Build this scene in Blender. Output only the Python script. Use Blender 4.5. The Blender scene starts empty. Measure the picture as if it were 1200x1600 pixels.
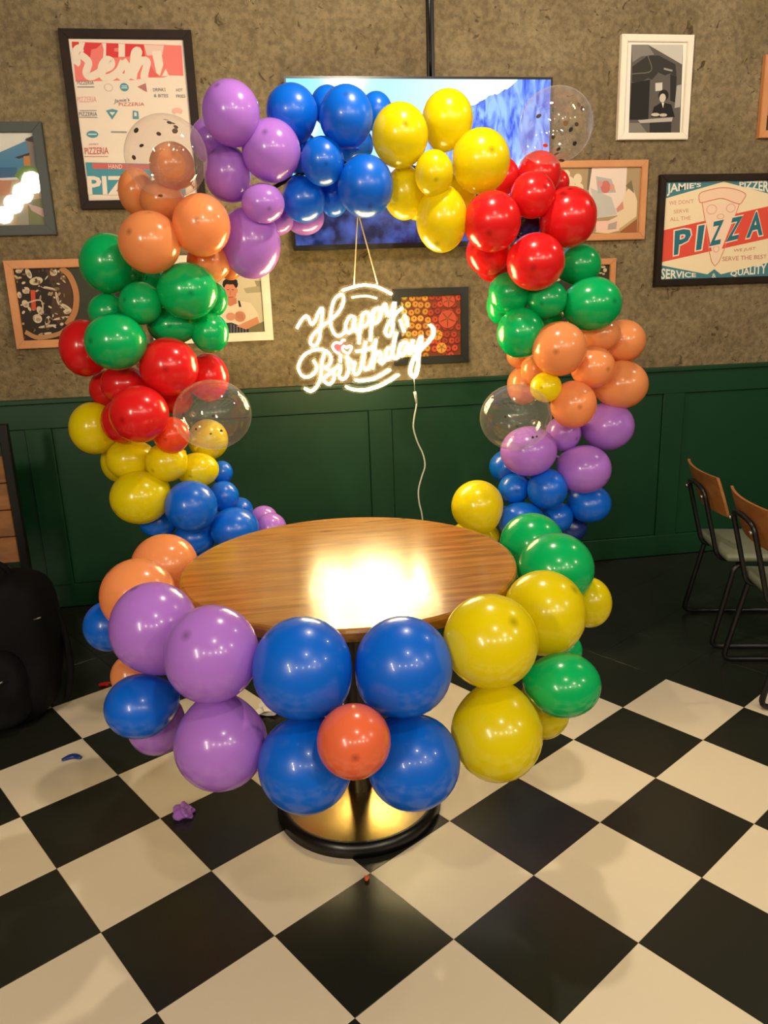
import bpy, bmesh, math, random
from mathutils import Vector, Matrix

# ------------------------------------------------------------------ camera, world, lights, exposure
scene = bpy.context.scene
COL = scene.collection
PI = math.pi
WALL_Y = 1.877                      # face of the wall behind the balloons (x runs along it)

cam_data = bpy.data.cameras.new('camera')
cam_data.sensor_fit = 'VERTICAL'
cam_data.sensor_height = 36.0
cam_data.lens = 27.25
cam_data.clip_start = 0.05
cam = bpy.data.objects.new('camera', cam_data)
COL.objects.link(cam)
_right = Vector((0.98727109, -0.15535309, -0.03407663))
_down = Vector((-0.07410728, -0.25975733, -0.96282617))
_fwd = Vector((0.14072637, 0.95309577, -0.26796370))
_m = Matrix((_right, -_down, -_fwd)).transposed().to_4x4()
_m.translation = Vector((-0.1941, -1.9966, 1.4552))
cam.matrix_world = _m
scene.camera = cam

world = bpy.data.worlds.new('world')
scene.world = world
world.use_nodes = True
world.node_tree.nodes['Background'].inputs[0].default_value = (1.0, 0.86, 0.68, 1)
world.node_tree.nodes['Background'].inputs[1].default_value = 0.05

scene.view_settings.view_transform = 'Standard'
scene.view_settings.look = 'None'
scene.view_settings.gamma = 1.0
scene.view_settings.use_curve_mapping = False
scene.view_settings.exposure = 1.52

scene.cycles.max_bounces = 7
scene.cycles.diffuse_bounces = 3
scene.cycles.glossy_bounces = 3
scene.cycles.transparent_max_bounces = 12

WARM = (1.0, 0.865, 0.68)
def lamp(name, loc, watts, radius, color=WARM):
    d = bpy.data.lights.new(name, 'POINT')
    d.energy = watts
    d.shadow_soft_size = radius
    d.color = color
    o = bpy.data.objects.new(name, d)
    o.location = loc
    COL.objects.link(o)
    return o
# the room's lamps: one above the table, a row of globes down the left, small ones further back
lamp('table_downlight', (0.45, 0.20, 2.80), 26, 0.045)
for p in [(-2.392, -3.343, 2.708), (-2.706, -4.143, 2.707), (-3.039, -4.943, 2.687), (-3.391, -5.743, 2.649)]:
    lamp('globe_lamp', p, 30, 0.10)
for x, y in ((-1.3, -4.4), (-0.2, -4.7), (0.9, -4.5), (2.0, -4.8), (3.1, -4.3), (1.5, -3.2), (3.4, -2.4)):
    lamp('ceiling_lamp', (x, y, 2.75), 22, 0.05)
lamp('ceiling_lamp', (0.3, -2.2, 3.0), 20, 0.06)
lamp('ceiling_lamp', (2.6, 0.3, 2.9), 10, 0.05)

# ------------------------------------------------------------------ helpers
def lin(c):
    return tuple(((v / 255) / 12.92 if v / 255 <= 0.04045 else ((v / 255 + 0.055) / 1.055) ** 2.4) for v in c) + (1.0,)

def new_mat(name):
    m = bpy.data.materials.new(name)
    m.use_nodes = True
    nt = m.node_tree
    return m, nt, nt.nodes['Principled BSDF'], nt.nodes['Material Output']

_mats = {}
def mat(name, color, rough=0.5, metal=0.0, spec=0.5, coat=0.0, noise=0.0, scale=20.0, bump=0.0):
    """plain procedural material: colour with a little noise mottling and relief"""
    if name in _mats:
        return _mats[name]
    m, nt, b, out = new_mat(name)
    b.inputs['Base Color'].default_value = lin(color)
    b.inputs['Roughness'].default_value = rough
    b.inputs['Metallic'].default_value = metal
    b.inputs['Specular IOR Level'].default_value = spec
    b.inputs['Coat Weight'].default_value = coat
    if noise or bump:
        tc = nt.nodes.new('ShaderNodeTexCoord')
        nz = nt.nodes.new('ShaderNodeTexNoise')
        nz.inputs['Scale'].default_value = scale
        nz.inputs['Detail'].default_value = 5
        nt.links.new(tc.outputs['Object'], nz.inputs['Vector'])
        if noise:
            mx = nt.nodes.new('ShaderNodeMix')
            mx.data_type = 'RGBA'
            mx.inputs[6].default_value = tuple(v * (1 - noise) for v in lin(color)[:3]) + (1,)
            mx.inputs[7].default_value = tuple(min(1, v * (1 + noise)) for v in lin(color)[:3]) + (1,)
            nt.links.new(nz.outputs['Fac'], mx.inputs[0])
            nt.links.new(mx.outputs[2], b.inputs['Base Color'])
        if bump:
            bp = nt.nodes.new('ShaderNodeBump')
            bp.inputs['Strength'].default_value = bump
            bp.inputs['Distance'].default_value = 0.004
            nt.links.new(nz.outputs['Fac'], bp.inputs['Height'])
            nt.links.new(bp.outputs['Normal'], b.inputs['Normal'])
    _mats[name] = m
    return m

def ink(c):
    return mat('ink_%d_%d_%d' % tuple(c), c, 0.6, spec=0.25)

def link(name, me, parent=None, loc=None):
    o = bpy.data.objects.new(name, me)
    COL.objects.link(o)
    if parent is not None:
        o.parent = parent
    if loc is not None:
        o.location = loc
    return o

def obj(name, bm, material, parent=None, loc=None, smooth=False):
    me = bpy.data.meshes.new(name)
    bmesh.ops.recalc_face_normals(bm, faces=bm.faces)
    bm.to_mesh(me)
    bm.free()
    if material is not None:
        me.materials.append(material)
    if smooth:
        me.shade_smooth()
    return link(name, me, parent, loc)

def tag(o, label=None, cat=None, group=None, kind=None):
    if label: o['label'] = label
    if cat: o['category'] = cat
    if group: o['group'] = group
    if kind: o['kind'] = kind
    return o

def empty(name, loc, rz=0.0):
    o = bpy.data.objects.new(name, None)
    o.empty_display_size = 0.05
    o.location = loc
    o.rotation_euler = (0, 0, rz)
    COL.objects.link(o)
    return o

def box(bm, lo, hi, bevel=0.0, seg=1):
    """axis aligned box added to bm"""
    lo, hi = Vector(lo), Vector(hi)
    t = bmesh.new()
    bmesh.ops.create_cube(t, size=1.0)
    for v in t.verts:
        v.co = Vector(((lo[i] + hi[i]) / 2 + v.co[i] * (hi[i] - lo[i])) for i in range(3))
    if bevel:
        bmesh.ops.bevel(t, geom=list(t.edges), offset=bevel, segments=seg, affect='EDGES', profile=0.5)
    merge(bm, t)
    return bm

def merge(bm, t, mi=0):
    mp = {v: bm.verts.new(v.co) for v in t.verts}
    for fc in t.faces:
        try:
            nf = bm.faces.new([mp[v] for v in fc.verts])
            nf.smooth = fc.smooth
            nf.material_index = mi
        except ValueError:
            pass
    t.free()

def bxo(name, lo, hi, material, parent=None, bevel=0.0, seg=1, loc=None):
    return obj(name, box(bmesh.new(), lo, hi, bevel, seg), material, parent, loc)

def spline(pts, n=6, closed=False):
    """Catmull-Rom through the points"""
    P = [Vector(p) for p in pts]
    N = len(P)
    out = []
    rng = N if closed else N - 1
    for i in range(rng):
        p1, p2 = P[i], P[(i + 1) % N]
        p0 = P[i - 1] if (closed or i > 0) else p1 + (p1 - p2)
        p3 = P[(i + 2) % N] if (closed or i + 2 < N) else p2 + (p2 - p1)
        for k in range(n):
            t = k / n
            out.append(0.5 * ((2 * p1) + (p2 - p0) * t + (2 * p0 - 5 * p1 + 4 * p2 - p3) * t * t + (3 * p1 - p0 - 3 * p2 + p3) * t ** 3))
    if not closed:
        out.append(P[-1])
    return out

def fillet(pts, r=0.03, n=5):
    """polyline with rounded corners"""
    P = [Vector(p) for p in pts]
    out = [P[0]]
    for i in range(1, len(P) - 1):
        a, b, c = P[i - 1], P[i], P[i + 1]
        d1, d2 = (a - b), (c - b)
        k = min(r, d1.length * 0.45, d2.length * 0.45)
        s, e = b + d1.normalized() * k, b + d2.normalized() * k
        for j in range(n + 1):
            t = j / n
            out.append(s * (1 - t) ** 2 + b * 2 * t * (1 - t) + e * t * t)
    out.append(P[-1])
    return out

def tube(bm, pts, r, seg=8, closed=False, caps=True):
    P = [Vector(p) for p in pts]
    n = len(P)
    rad = r if isinstance(r, (list, tuple)) else [r] * n
    rings = []
    up = None
    for i in range(n):
        if closed:
            t = (P[(i + 1) % n] - P[i - 1])
        else:
            t = P[min(i + 1, n - 1)] - P[max(i - 1, 0)]
        t = t.normalized() if t.length > 1e-9 else Vector((0, 0, 1))
        if up is None:
            up = t.orthogonal().normalized()
        else:
            up = (up - t * up.dot(t))
            up = up.normalized() if up.length > 1e-6 else t.orthogonal().normalized()
        side = t.cross(up)
        rings.append([bm.verts.new(P[i] + (up * math.cos(2 * PI * k / seg) + side * math.sin(2 * PI * k / seg)) * rad[i]) for k in range(seg)])
    m = n if closed else n - 1
    for i in range(m):
        a, b = rings[i], rings[(i + 1) % n]
        for k in range(seg):
            f = bm.faces.new((a[k], a[(k + 1) % seg], b[(k + 1) % seg], b[k]))
            f.smooth = True
    if caps and not closed:
        bm.faces.new(rings[0][::-1])
        bm.faces.new(rings[-1])
    return bm

def lathe(bm, prof, seg=48, smooth=True):
    """profile of (radius, z) turned about z; radius 0 closes to a point"""
    rings = []
    for r, z in prof:
        if r <= 1e-6:
            rings.append([bm.verts.new((0, 0, z))])
        else:
            rings.append([bm.verts.new((r * math.cos(2 * PI * k / seg), r * math.sin(2 * PI * k / seg), z)) for k in range(seg)])
    for a, b in zip(rings, rings[1:]):
        for k in range(seg):
            k2 = (k + 1) % seg
            if len(a) == 1 and len(b) == 1:
                continue
            if len(a) == 1:
                f = bm.faces.new((a[0], b[k2], b[k]))
            elif len(b) == 1:
                f = bm.faces.new((a[k], a[k2], b[0]))
            else:
                f = bm.faces.new((a[k], a[k2], b[k2], b[k]))
            f.smooth = smooth
    return bm

# ------------------------------------------------------------------ materials with their own node set-ups
def concrete():
    m, nt, b, out = new_mat('rough_brown_plaster')
    N = nt.nodes.new
    L = nt.links.new
    tc = N('ShaderNodeTexCoord')
    n1 = N('ShaderNodeTexNoise'); n1.inputs['Scale'].default_value = 2.2; n1.inputs['Detail'].default_value = 7; n1.inputs['Roughness'].default_value = 0.62
    n2 = N('ShaderNodeTexNoise'); n2.inputs['Scale'].default_value = 34; n2.inputs['Detail'].default_value = 7; n2.inputs['Roughness'].default_value = 0.68
    n3 = N('ShaderNodeTexNoise'); n3.inputs['Scale'].default_value = 17; n3.inputs['Detail'].default_value = 5; n3.inputs['Roughness'].default_value = 0.6; n3.inputs['Distortion'].default_value = 1.4
    for n in (n1, n2, n3): L(tc.outputs['Object'], n.inputs['Vector'])
    r1 = N('ShaderNodeValToRGB')
    r1.color_ramp.elements[0].position = 0.3; r1.color_ramp.elements[0].color = lin((116, 101, 76))
    r1.color_ramp.elements[1].position = 0.72; r1.color_ramp.elements[1].color = lin((152, 136, 106))
    L(n1.outputs['Fac'], r1.inputs['Fac'])
    r2 = N('ShaderNodeValToRGB')
    r2.color_ramp.elements[0].position = 0.40; r2.color_ramp.elements[0].color = (0.60, 0.58, 0.53, 1)
    r2.color_ramp.elements[1].position = 0.60; r2.color_ramp.elements[1].color = (1.12, 1.10, 1.05, 1)
    L(n2.outputs['Fac'], r2.inputs['Fac'])
    mx = N('ShaderNodeMix'); mx.data_type = 'RGBA'; mx.blend_type = 'MULTIPLY'; mx.inputs[0].default_value = 0.75
    L(r1.outputs['Color'], mx.inputs[6]); L(r2.outputs['Color'], mx.inputs[7])
    r3 = N('ShaderNodeValToRGB')                                       # pits and trowel scars
    r3.color_ramp.elements[0].position = 0.635; r3.color_ramp.elements[0].color = (0, 0, 0, 1)
    r3.color_ramp.elements[1].position = 0.70; r3.color_ramp.elements[1].color = (1, 1, 1, 1)
    L(n3.outputs['Fac'], r3.inputs['Fac'])
    mx2 = N('ShaderNodeMix'); mx2.data_type = 'RGBA'
    L(r3.outputs['Color'], mx2.inputs[0]); L(mx.outputs[2], mx2.inputs[6]); mx2.inputs[7].default_value = lin((88, 72, 50))
    L(mx2.outputs[2], b.inputs['Base Color'])
    sub = N('ShaderNodeMath'); sub.operation = 'SUBTRACT'
    L(n2.outputs['Fac'], sub.inputs[0]); L(r3.outputs['Color'], sub.inputs[1])
    bp = N('ShaderNodeBump'); bp.inputs['Strength'].default_value = 0.55; bp.inputs['Distance'].default_value = 0.02
    L(sub.outputs[0], bp.inputs['Height']); L(bp.outputs['Normal'], b.inputs['Normal'])
    b.inputs['Roughness'].default_value = 0.9
    b.inputs['Specular IOR Level'].default_value = 0.2
    return m

def wood(name, c1, c2, rough, scale=(1.2, 14, 14), rot=0.0, coat=0.0, spec=0.5):
    m, nt, b, out = new_mat(name)
    N = nt.nodes.new
    L = nt.links.new
    tc = N('ShaderNodeTexCoord')
    mp = N('ShaderNodeMapping'); mp.inputs['Rotation'].default_value = (0, 0, rot); mp.inputs['Scale'].default_value = scale
    L(tc.outputs['Object'], mp.inputs['Vector'])
    n1 = N('ShaderNodeTexNoise'); n1.inputs['Scale'].default_value = 1.6; n1.inputs['Detail'].default_value = 8; n1.inputs['Roughness'].default_value = 0.65; n1.inputs['Distortion'].default_value = 0.6
    L(mp.outputs['Vector'], n1.inputs['Vector'])
    r = N('ShaderNodeValToRGB')
    r.color_ramp.elements[0].position = 0.32; r.color_ramp.elements[0].color = lin(c1)
    r.color_ramp.elements[1].position = 0.7; r.color_ramp.elements[1].color = lin(c2)
    L(n1.outputs['Fac'], r.inputs['Fac']); L(r.outputs['Color'], b.inputs['Base Color'])
    rr = N('ShaderNodeMapRange'); rr.inputs[3].default_value = rough * 0.8; rr.inputs[4].default_value = rough * 1.25
    L(n1.outputs['Fac'], rr.inputs[0]); L(rr.outputs[0], b.inputs['Roughness'])
    bp = N('ShaderNodeBump'); bp.inputs['Strength'].default_value = 0.025; bp.inputs['Distance'].default_value = 0.002
    L(n1.outputs['Fac'], bp.inputs['Height']); L(bp.outputs['Normal'], b.inputs['Normal'])
    b.inputs['Coat Weight'].default_value = coat
    b.inputs['Coat Roughness'].default_value = rough * 0.6
    b.inputs['Specular IOR Level'].default_value = spec
    return m

def latex(name, c, trans=0.22, rough=0.22):
    """stretched latex: glossy, slightly translucent"""
    m, nt, b, out = new_mat('latex_' + name)
    b.inputs['Base Color'].default_value = lin(c)
    b.inputs['Roughness'].default_value = rough
    b.inputs['Specular IOR Level'].default_value = 0.55
    b.inputs['Coat Weight'].default_value = 0.35
    b.inputs['Coat Roughness'].default_value = 0.06
    t = nt.nodes.new('ShaderNodeBsdfTranslucent'); t.inputs['Color'].default_value = lin(c)
    mx = nt.nodes.new('ShaderNodeMixShader'); mx.inputs[0].default_value = trans
    nt.links.new(b.outputs[0], mx.inputs[1]); nt.links.new(t.outputs[0], mx.inputs[2])
    nt.links.new(mx.outputs[0], out.inputs['Surface'])
    at = nt.nodes.new('ShaderNodeAttribute'); at.attribute_name = 'crown'      # the thick, less stretched latex at the crown
    cm = nt.nodes.new('ShaderNodeMix'); cm.data_type = 'RGBA'
    cm.inputs[6].default_value = lin(c); cm.inputs[7].default_value = tuple(v * 0.42 for v in lin(c)[:3]) + (1,)
    nt.links.new(at.outputs['Fac'], cm.inputs[0])
    nt.links.new(cm.outputs[2], b.inputs['Base Color']); nt.links.new(cm.outputs[2], t.inputs['Color'])
    return m

def film(name, tint, haze, rough=0.03, base=0.04, edge=0.25, hazecol=(235, 225, 215)):
    """clear sheet: see-through, mirror-like by Fresnel, with a little haze"""
    m, nt, b, out = new_mat(name)
    N = nt.nodes.new
    L = nt.links.new
    nt.nodes.remove(b)
    tr = N('ShaderNodeBsdfTransparent'); tr.inputs['Color'].default_value = tint
    df = N('ShaderNodeBsdfDiffuse'); df.inputs['Color'].default_value = lin(hazecol)
    gl = N('ShaderNodeBsdfGlossy'); gl.inputs['Roughness'].default_value = rough
    lw = N('ShaderNodeLayerWeight'); lw.inputs['Blend'].default_value = 0.5
    pw = N('ShaderNodeMath'); pw.operation = 'POWER'; pw.inputs[1].default_value = 4.0
    L(lw.outputs['Facing'], pw.inputs[0])
    fr = N('ShaderNodeMath'); fr.operation = 'MULTIPLY_ADD'; fr.inputs[1].default_value = edge; fr.inputs[2].default_value = base
    L(pw.outputs[0], fr.inputs[0])
    hz = N('ShaderNodeMath'); hz.operation = 'MULTIPLY_ADD'; hz.inputs[1].default_value = haze * 3; hz.inputs[2].default_value = haze
    L(pw.outputs[0], hz.inputs[0])
    m1 = N('ShaderNodeMixShader'); L(hz.outputs[0], m1.inputs[0])
    L(tr.outputs[0], m1.inputs[1]); L(df.outputs[0], m1.inputs[2])
    m2 = N('ShaderNodeMixShader')
    L(fr.outputs[0], m2.inputs[0]); L(m1.outputs[0], m2.inputs[1]); L(gl.outputs[0], m2.inputs[2])
    L(m2.outputs[0], out.inputs['Surface'])
    return m

def glow(name, c, strength):
    m, nt, b, out = new_mat(name)
    b.inputs['Base Color'].default_value = lin((255, 240, 215))
    b.inputs['Emission Color'].default_value = c + (1,)
    b.inputs['Emission Strength'].default_value = strength
    return m

PLASTER = concrete()
GREEN = mat('green_satin_paint', (8, 58, 32), 0.42, noise=0.06, scale=9, bump=0.05)
BLACK_METAL = mat('black_powder_coat', (14, 14, 15), 0.35, 0.0)
BLACK_PLASTIC = mat('black_plastic', (9, 9, 10), 0.3)
WHITE_TILE = mat('cream_vinyl_tile', (226, 212, 184), 0.3, noise=0.03, scale=2.5)
BLACK_TILE = mat('black_vinyl_tile', (34, 36, 29), 0.26, noise=0.12, scale=60, spec=0.5, bump=0.02)
CEIL = mat('dark_ceiling', (60, 56, 50), 0.9)
GLASS = film('picture_glass', (1, 1, 1, 1), 0.0, 0.02, 0.04, 0.5)

# ------------------------------------------------------------------ data
BALLOONS = [   # colour, centre, half sizes, crown direction, group, label, confetti
    ('purple', -0.2324, 0.6748, 2.0148, 0.0891, 0.0919, 0.0948, -0.386, -0.617, 0.686, 0, 'lilac balloon crowning the upper left of the ring, highest of the purple ones', []),
    ('purple', -0.1153, 0.7247, 1.9152, 0.0933, 0.0949, 0.0966, -0.2, -0.885, 0.421, 0, 'large lilac balloon touching the blue group, in front of its purple group', []),
    ('purple', -0.2965, 0.8621, 1.9711, 0.0788, 0.0777, 0.0766, -0.555, 0.163, 0.816, 0, 'lilac balloon half hidden under the highest purple one, beside the clear confetti balloon', []),
    ('purple', -0.2598, 0.7879, 1.8577, 0.076, 0.0821, 0.0883, -0.529, -0.462, 0.712, 0, 'darker lilac balloon in the middle of the upper purple group', []),
    ('purple', -0.1539, 0.7, 1.756, 0.0692, 0.0652, 0.0613, 0.249, -0.898, -0.362, 0, 'small round lilac balloon under the large purple one, left of the blues', []),
    ('purple', -0.2023, 0.7937, 1.6425, 0.0997, 0.1079, 0.116, 0.671, -0.289, -0.683, 0, 'large lilac balloon hanging lowest of the upper purple group, above the chef photo', []),
    ('purple', -0.1037, 0.9042, 1.7279, 0.0575, 0.0559, 0.0543, 0.446, 0.543, -0.711, 0, 'pinkish lilac balloon peeking out behind the small round purple one', []),
    ('purple', -0.008, 0.9358, 1.7332, 0.0699, 0.0646, 0.0594, 0.33, 0.565, -0.757, 0, "pinkish lilac balloon behind the blues at the screen's lower left corner", []),
    ('blue', -0.0389, 0.7923, 2.041, 0.0848, 0.0859, 0.087, -0.287, -0.251, 0.924, 0, 'left blue balloon of the top row, next to the purples', []),
    ('blue', 0.1275, 0.7, 2.0084, 0.0855, 0.0899, 0.0944, -0.059, -0.856, 0.514, 0, 'large blue balloon at the top centre of the ring before the screen', []),
    ('blue', 0.0857, 0.8594, 2.0763, 0.0577, 0.0602, 0.0626, -0.149, 0.191, 0.97, 0, 'blue balloon wedged behind the two large blue ones at the top', []),
    ('blue', 0.2524, 0.8764, 2.0622, 0.0545, 0.0582, 0.0619, 0.038, 0.341, 0.939, 0, 'blue balloon at the top, half hidden behind the first yellow one', []),
    ('blue', 0.0449, 0.7, 1.8795, 0.0697, 0.0723, 0.0749, 0.063, -0.969, -0.24, 0, 'small blue balloon in the middle of the top blue group', []),
    ('blue', 0.1808, 0.7, 1.8031, 0.0908, 0.0945, 0.0982, 0.045, -0.705, -0.708, 0, "pale lit blue balloon right above the neon sign's hanging cords", []),
    ('blue', -0.018, 0.79, 1.7758, 0.0725, 0.073, 0.0735, 0.365, -0.337, -0.868, 0, 'lower left blue balloon of the top group, beside the small round purple', []),
    ('blue', 0.0907, 0.86, 1.7986, 0.055, 0.0642, 0.0735, 0.207, 0.238, -0.949, 0, 'dark blue balloon hidden between the two lower blue ones at the top', []),
    ('blue', 0.1744, 0.9037, 1.9636, 0.0685, 0.0653, 0.062, -0.022, 0.927, 0.374, 0, 'deep blue balloon glimpsed behind the pale lit blue one', []),
    ('blue', -0.0162, 0.9137, 1.9424, 0.0723, 0.0711, 0.0699, -0.143, 0.885, 0.444, 0, 'shaded blue balloon in the gap between the large lilac and small blue ones', []),
    ('yellow', 0.2998, 0.7, 1.9534, 0.091, 0.0948, 0.0987, 0.019, -0.985, 0.173, 0, 'large yellow balloon at the top, touching the blue group', []),
    ('yellow', 0.4784, 0.7873, 2.0177, 0.0855, 0.0896, 0.0938, 0.292, -0.326, 0.899, 0, 'highest yellow balloon, its top edge against the lit screen', []),
    ('yellow', 0.5698, 0.7043, 1.8751, 0.0968, 0.0996, 0.1024, 0.102, -0.976, 0.192, 0, 'large yellow balloon at the right of its group, next to the reds', []),
    ('yellow', 0.3987, 0.65, 1.832, 0.0619, 0.067, 0.072, -0.111, -0.919, -0.378, 0, 'small oval yellow balloon in the middle of the top yellow group', []),
    ('yellow', 0.3241, 0.7772, 1.789, 0.0716, 0.0789, 0.0863, -0.17, -0.362, -0.917, 0, 'yellow balloon on the lower left of its group, beside the lit blue one', []),
    ('yellow', 0.4337, 0.7, 1.698, 0.0854, 0.0968, 0.1082, -0.337, -0.563, -0.755, 0, "lowest large yellow balloon at the ring's top, over the dark screen edge", []),
    ('yellow', 0.3869, 0.8728, 1.7662, 0.0609, 0.0587, 0.0566, -0.281, 0.286, -0.916, 0, 'yellow balloon barely showing between the two lowest of the top group', []),
    ('yellow', 0.5253, 0.8508, 1.795, 0.0694, 0.067, 0.0645, -0.445, 0.31, -0.84, 0, 'shaded yellow balloon in the gap left of the large red one', []),
    ('red', 0.5937, 0.65, 1.6821, 0.0947, 0.0961, 0.0975, -0.349, -0.831, -0.434, 0, 'large red balloon touching the lowest yellow of the top group', []),
    ('red', 0.7491, 0.7, 1.767, 0.0765, 0.0763, 0.0761, 0.231, -0.943, 0.241, 0, 'red balloon under the confetti balloon by the screen, between two larger reds', []),
    ('red', 0.8824, 0.7101, 1.6943, 0.0964, 0.0986, 0.1009, 0.517, -0.77, 0.373, 0, 'large dark red balloon on the outside, over the food picture', []),
    ('red', 0.7467, 0.65, 1.5504, 0.098, 0.0965, 0.095, -0.39, -0.887, -0.248, 0, 'large red balloon lowest at the front, above the green group on the right', []),
    ('red', 0.6234, 0.7955, 1.5928, 0.0785, 0.0789, 0.0793, -0.716, -0.204, -0.668, 0, 'red balloon peeking out below the large red one near the yellows', []),
    ('red', 0.6955, 0.86, 1.8484, 0.056, 0.0602, 0.0644, 0.557, 0.379, 0.739, 0, 'red balloon mostly hidden behind the rightmost top yellow one', []),
    ('red', 0.8245, 0.8513, 1.8519, 0.078, 0.0786, 0.0792, 0.684, 0.132, 0.718, 0, 'red balloon seen through the confetti balloon beside the screen', []),
    ('red', 0.9132, 0.92, 1.8304, 0.0503, 0.051, 0.0517, 0.687, 0.396, 0.609, 0, 'small red balloon behind the confetti balloon, beside the food picture frame', []),
    ('red', 0.6755, 0.9145, 1.5487, 0.0611, 0.0588, 0.0565, -0.708, 0.482, -0.516, 0, 'red balloon with only its bottom showing above the right green group', []),
    ('navy', 0.782, 0.8297, 1.6819, 0.045, 0.0439, 0.0429, 0.77, -0.024, 0.638, 0, 'small navy balloon glimpsed in the gap between three reds', []),
    ('green', 0.9604, 0.79, 1.54, 0.0783, 0.0755, 0.0726, 0.838, -0.405, 0.367, 0, 'green balloon under the dark red one, beside the small wooden frame', []),
    ('green', 0.9754, 0.7, 1.4037, 0.1052, 0.0997, 0.0942, 0.41, -0.906, 0.102, 0, 'large egg-shaped green balloon on the outside of the right group', []),
    ('green', 0.8119, 0.7076, 1.4247, 0.0705, 0.0689, 0.0673, -0.559, -0.805, -0.197, 0, 'small green balloon in the middle of the right green group', []),
    ('green', 0.6967, 0.7714, 1.4508, 0.0766, 0.0756, 0.0747, -0.856, -0.3, -0.421, 0, 'green balloon at the inner top of the right group, below the reds', []),
    ('green', 0.6996, 0.8786, 1.4081, 0.0564, 0.0638, 0.0712, -0.902, 0.235, -0.362, 0, 'dark green balloon behind the inner edge of the right green group', []),
    ('green', 0.7208, 0.7174, 1.3138, 0.0851, 0.0868, 0.0886, -0.863, -0.477, -0.169, 0, 'lowest green balloon on the right side, touching the orange one below', []),
    ('green', 0.8446, 0.8373, 1.3458, 0.0721, 0.0649, 0.0577, -0.975, 0.092, -0.204, 0, 'shaded green balloon just above the large front right orange', []),
    ('orange', 0.8323, 0.6328, 1.258, 0.0947, 0.0943, 0.0939, -0.466, -0.884, -0.033, 0, 'large orange balloon at the front right, above the small yellow one', []),
    ('orange', 0.9841, 0.694, 1.182, 0.0805, 0.0778, 0.0751, 0.325, -0.945, -0.014, 0, 'orange balloon in the middle of the right orange group', []),
    ('orange', 1.1718, 0.86, 1.2589, 0.089, 0.0852, 0.0814, 0.991, 0.127, 0.046, 0, 'orange balloon on the outer right, highest of its group', []),
    ('orange', 1.0513, 0.79, 1.2929, 0.0754, 0.0701, 0.0648, 0.942, -0.324, 0.088, 0, 'orange balloon squeezed under the egg-shaped green one', []),
    ('orange', 1.1385, 0.7839, 1.1029, 0.1019, 0.0963, 0.0908, 0.969, -0.217, -0.118, 0, 'large orange balloon on the outer right before the green panelling', []),
    ('orange', 0.8982, 0.652, 1.0578, 0.0815, 0.0835, 0.0854, -0.119, -0.993, 0.027, 0, 'round orange balloon next to the small yellow one on the right', []),
    ('orange', 0.8226, 0.8494, 1.1675, 0.0547, 0.0571, 0.0595, -0.983, 0.168, 0.077, 0, 'orange balloon between the large orange and the right confetti balloon', []),
    ('orange', 0.8057, 0.9302, 1.1023, 0.0639, 0.0702, 0.0764, -0.758, 0.636, 0.145, 0, 'pale orange balloon seen through the lower right confetti balloon', []),
    ('orange', 0.7904, 0.9203, 1.2166, 0.0558, 0.052, 0.0483, -0.853, 0.522, -0.002, 0, 'orange balloon showing a sliver under the lowest right green one', []),
    ('yellow', 0.7927, 0.65, 1.1251, 0.0556, 0.0547, 0.0538, -0.602, -0.793, 0.094, 0, 'small yellow balloon alone among the oranges on the right', []),
    ('purple', 1.0975, 0.796, 0.9449, 0.1017, 0.0973, 0.0929, 0.942, -0.167, -0.289, 0, 'lilac balloon on the outer right, highest of the lower purple group', []),
    ('purple', 0.9707, 0.7042, 0.8043, 0.1001, 0.0957, 0.0912, 0.648, -0.675, -0.353, 0, 'lilac balloon at the front of the right purple group, above the blues', []),
    ('purple', 0.9127, 0.7773, 0.9318, 0.0662, 0.0669, 0.0676, 0.46, -0.868, -0.188, 0, 'small lilac balloon below the round orange one on the right', []),
    ('purple', 0.7502, 0.7, 0.8877, 0.1043, 0.098, 0.0917, -0.503, -0.807, 0.309, 0, 'lilac balloon overlapped by the lower right confetti balloon', []),
    ('blue', 0.7283, 0.8655, 0.7968, 0.0767, 0.0721, 0.0675, -0.666, 0.508, 0.546, 0, 'dark blue balloon on the inner right under the lilac one', []),
    ('blue', 0.7228, 0.7826, 0.7267, 0.0605, 0.0597, 0.0589, -0.128, -0.984, 0.124, 0, 'small blue balloon on the inner right, left of the rounder blue one', []),
    ('blue', 0.8251, 0.7, 0.739, 0.0751, 0.0759, 0.0767, 0.29, -0.93, -0.227, 0, 'round blue balloon in the middle of the right blue group', []),
    ('blue', 1.0362, 0.7946, 0.6415, 0.0852, 0.0804, 0.0756, 0.812, -0.126, -0.569, 0, 'blue balloon on the outer right, under the front lilac one', []),
    ('blue', 0.7289, 0.7055, 0.6175, 0.0881, 0.0816, 0.075, 0.305, -0.883, -0.357, 0, 'blue balloon on the right, just above the nearer green one', []),
    ('blue', 0.9067, 0.7976, 0.5958, 0.0614, 0.0609, 0.0604, 0.735, -0.155, -0.66, 0, 'small blue balloon between the round blue and the green ones', []),
    ('navy', 0.9905, 0.8557, 0.5301, 0.0629, 0.0599, 0.0569, 0.746, 0.082, -0.661, 0, 'dark navy balloon lowest at the outer right, behind the green one', []),
    ('yellow', 0.5563, 0.7031, 0.6914, 0.0969, 0.0973, 0.0976, -0.386, 0.216, 0.897, 0, "light-bulb shaped yellow balloon standing behind the table's right back edge", []),
    ('yellow', 0.5667, 0.7869, 0.5479, 0.0985, 0.079, 0.0595, 0.28, -0.796, -0.536, 0, "yellow balloon whose top just shows over the table's back edge", []),
    ('orange', -0.5142, 0.65, 1.6422, 0.0959, 0.0953, 0.0947, -0.5, -0.816, 0.292, 0, 'large orange balloon at the front left, above the green group', []),
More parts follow.
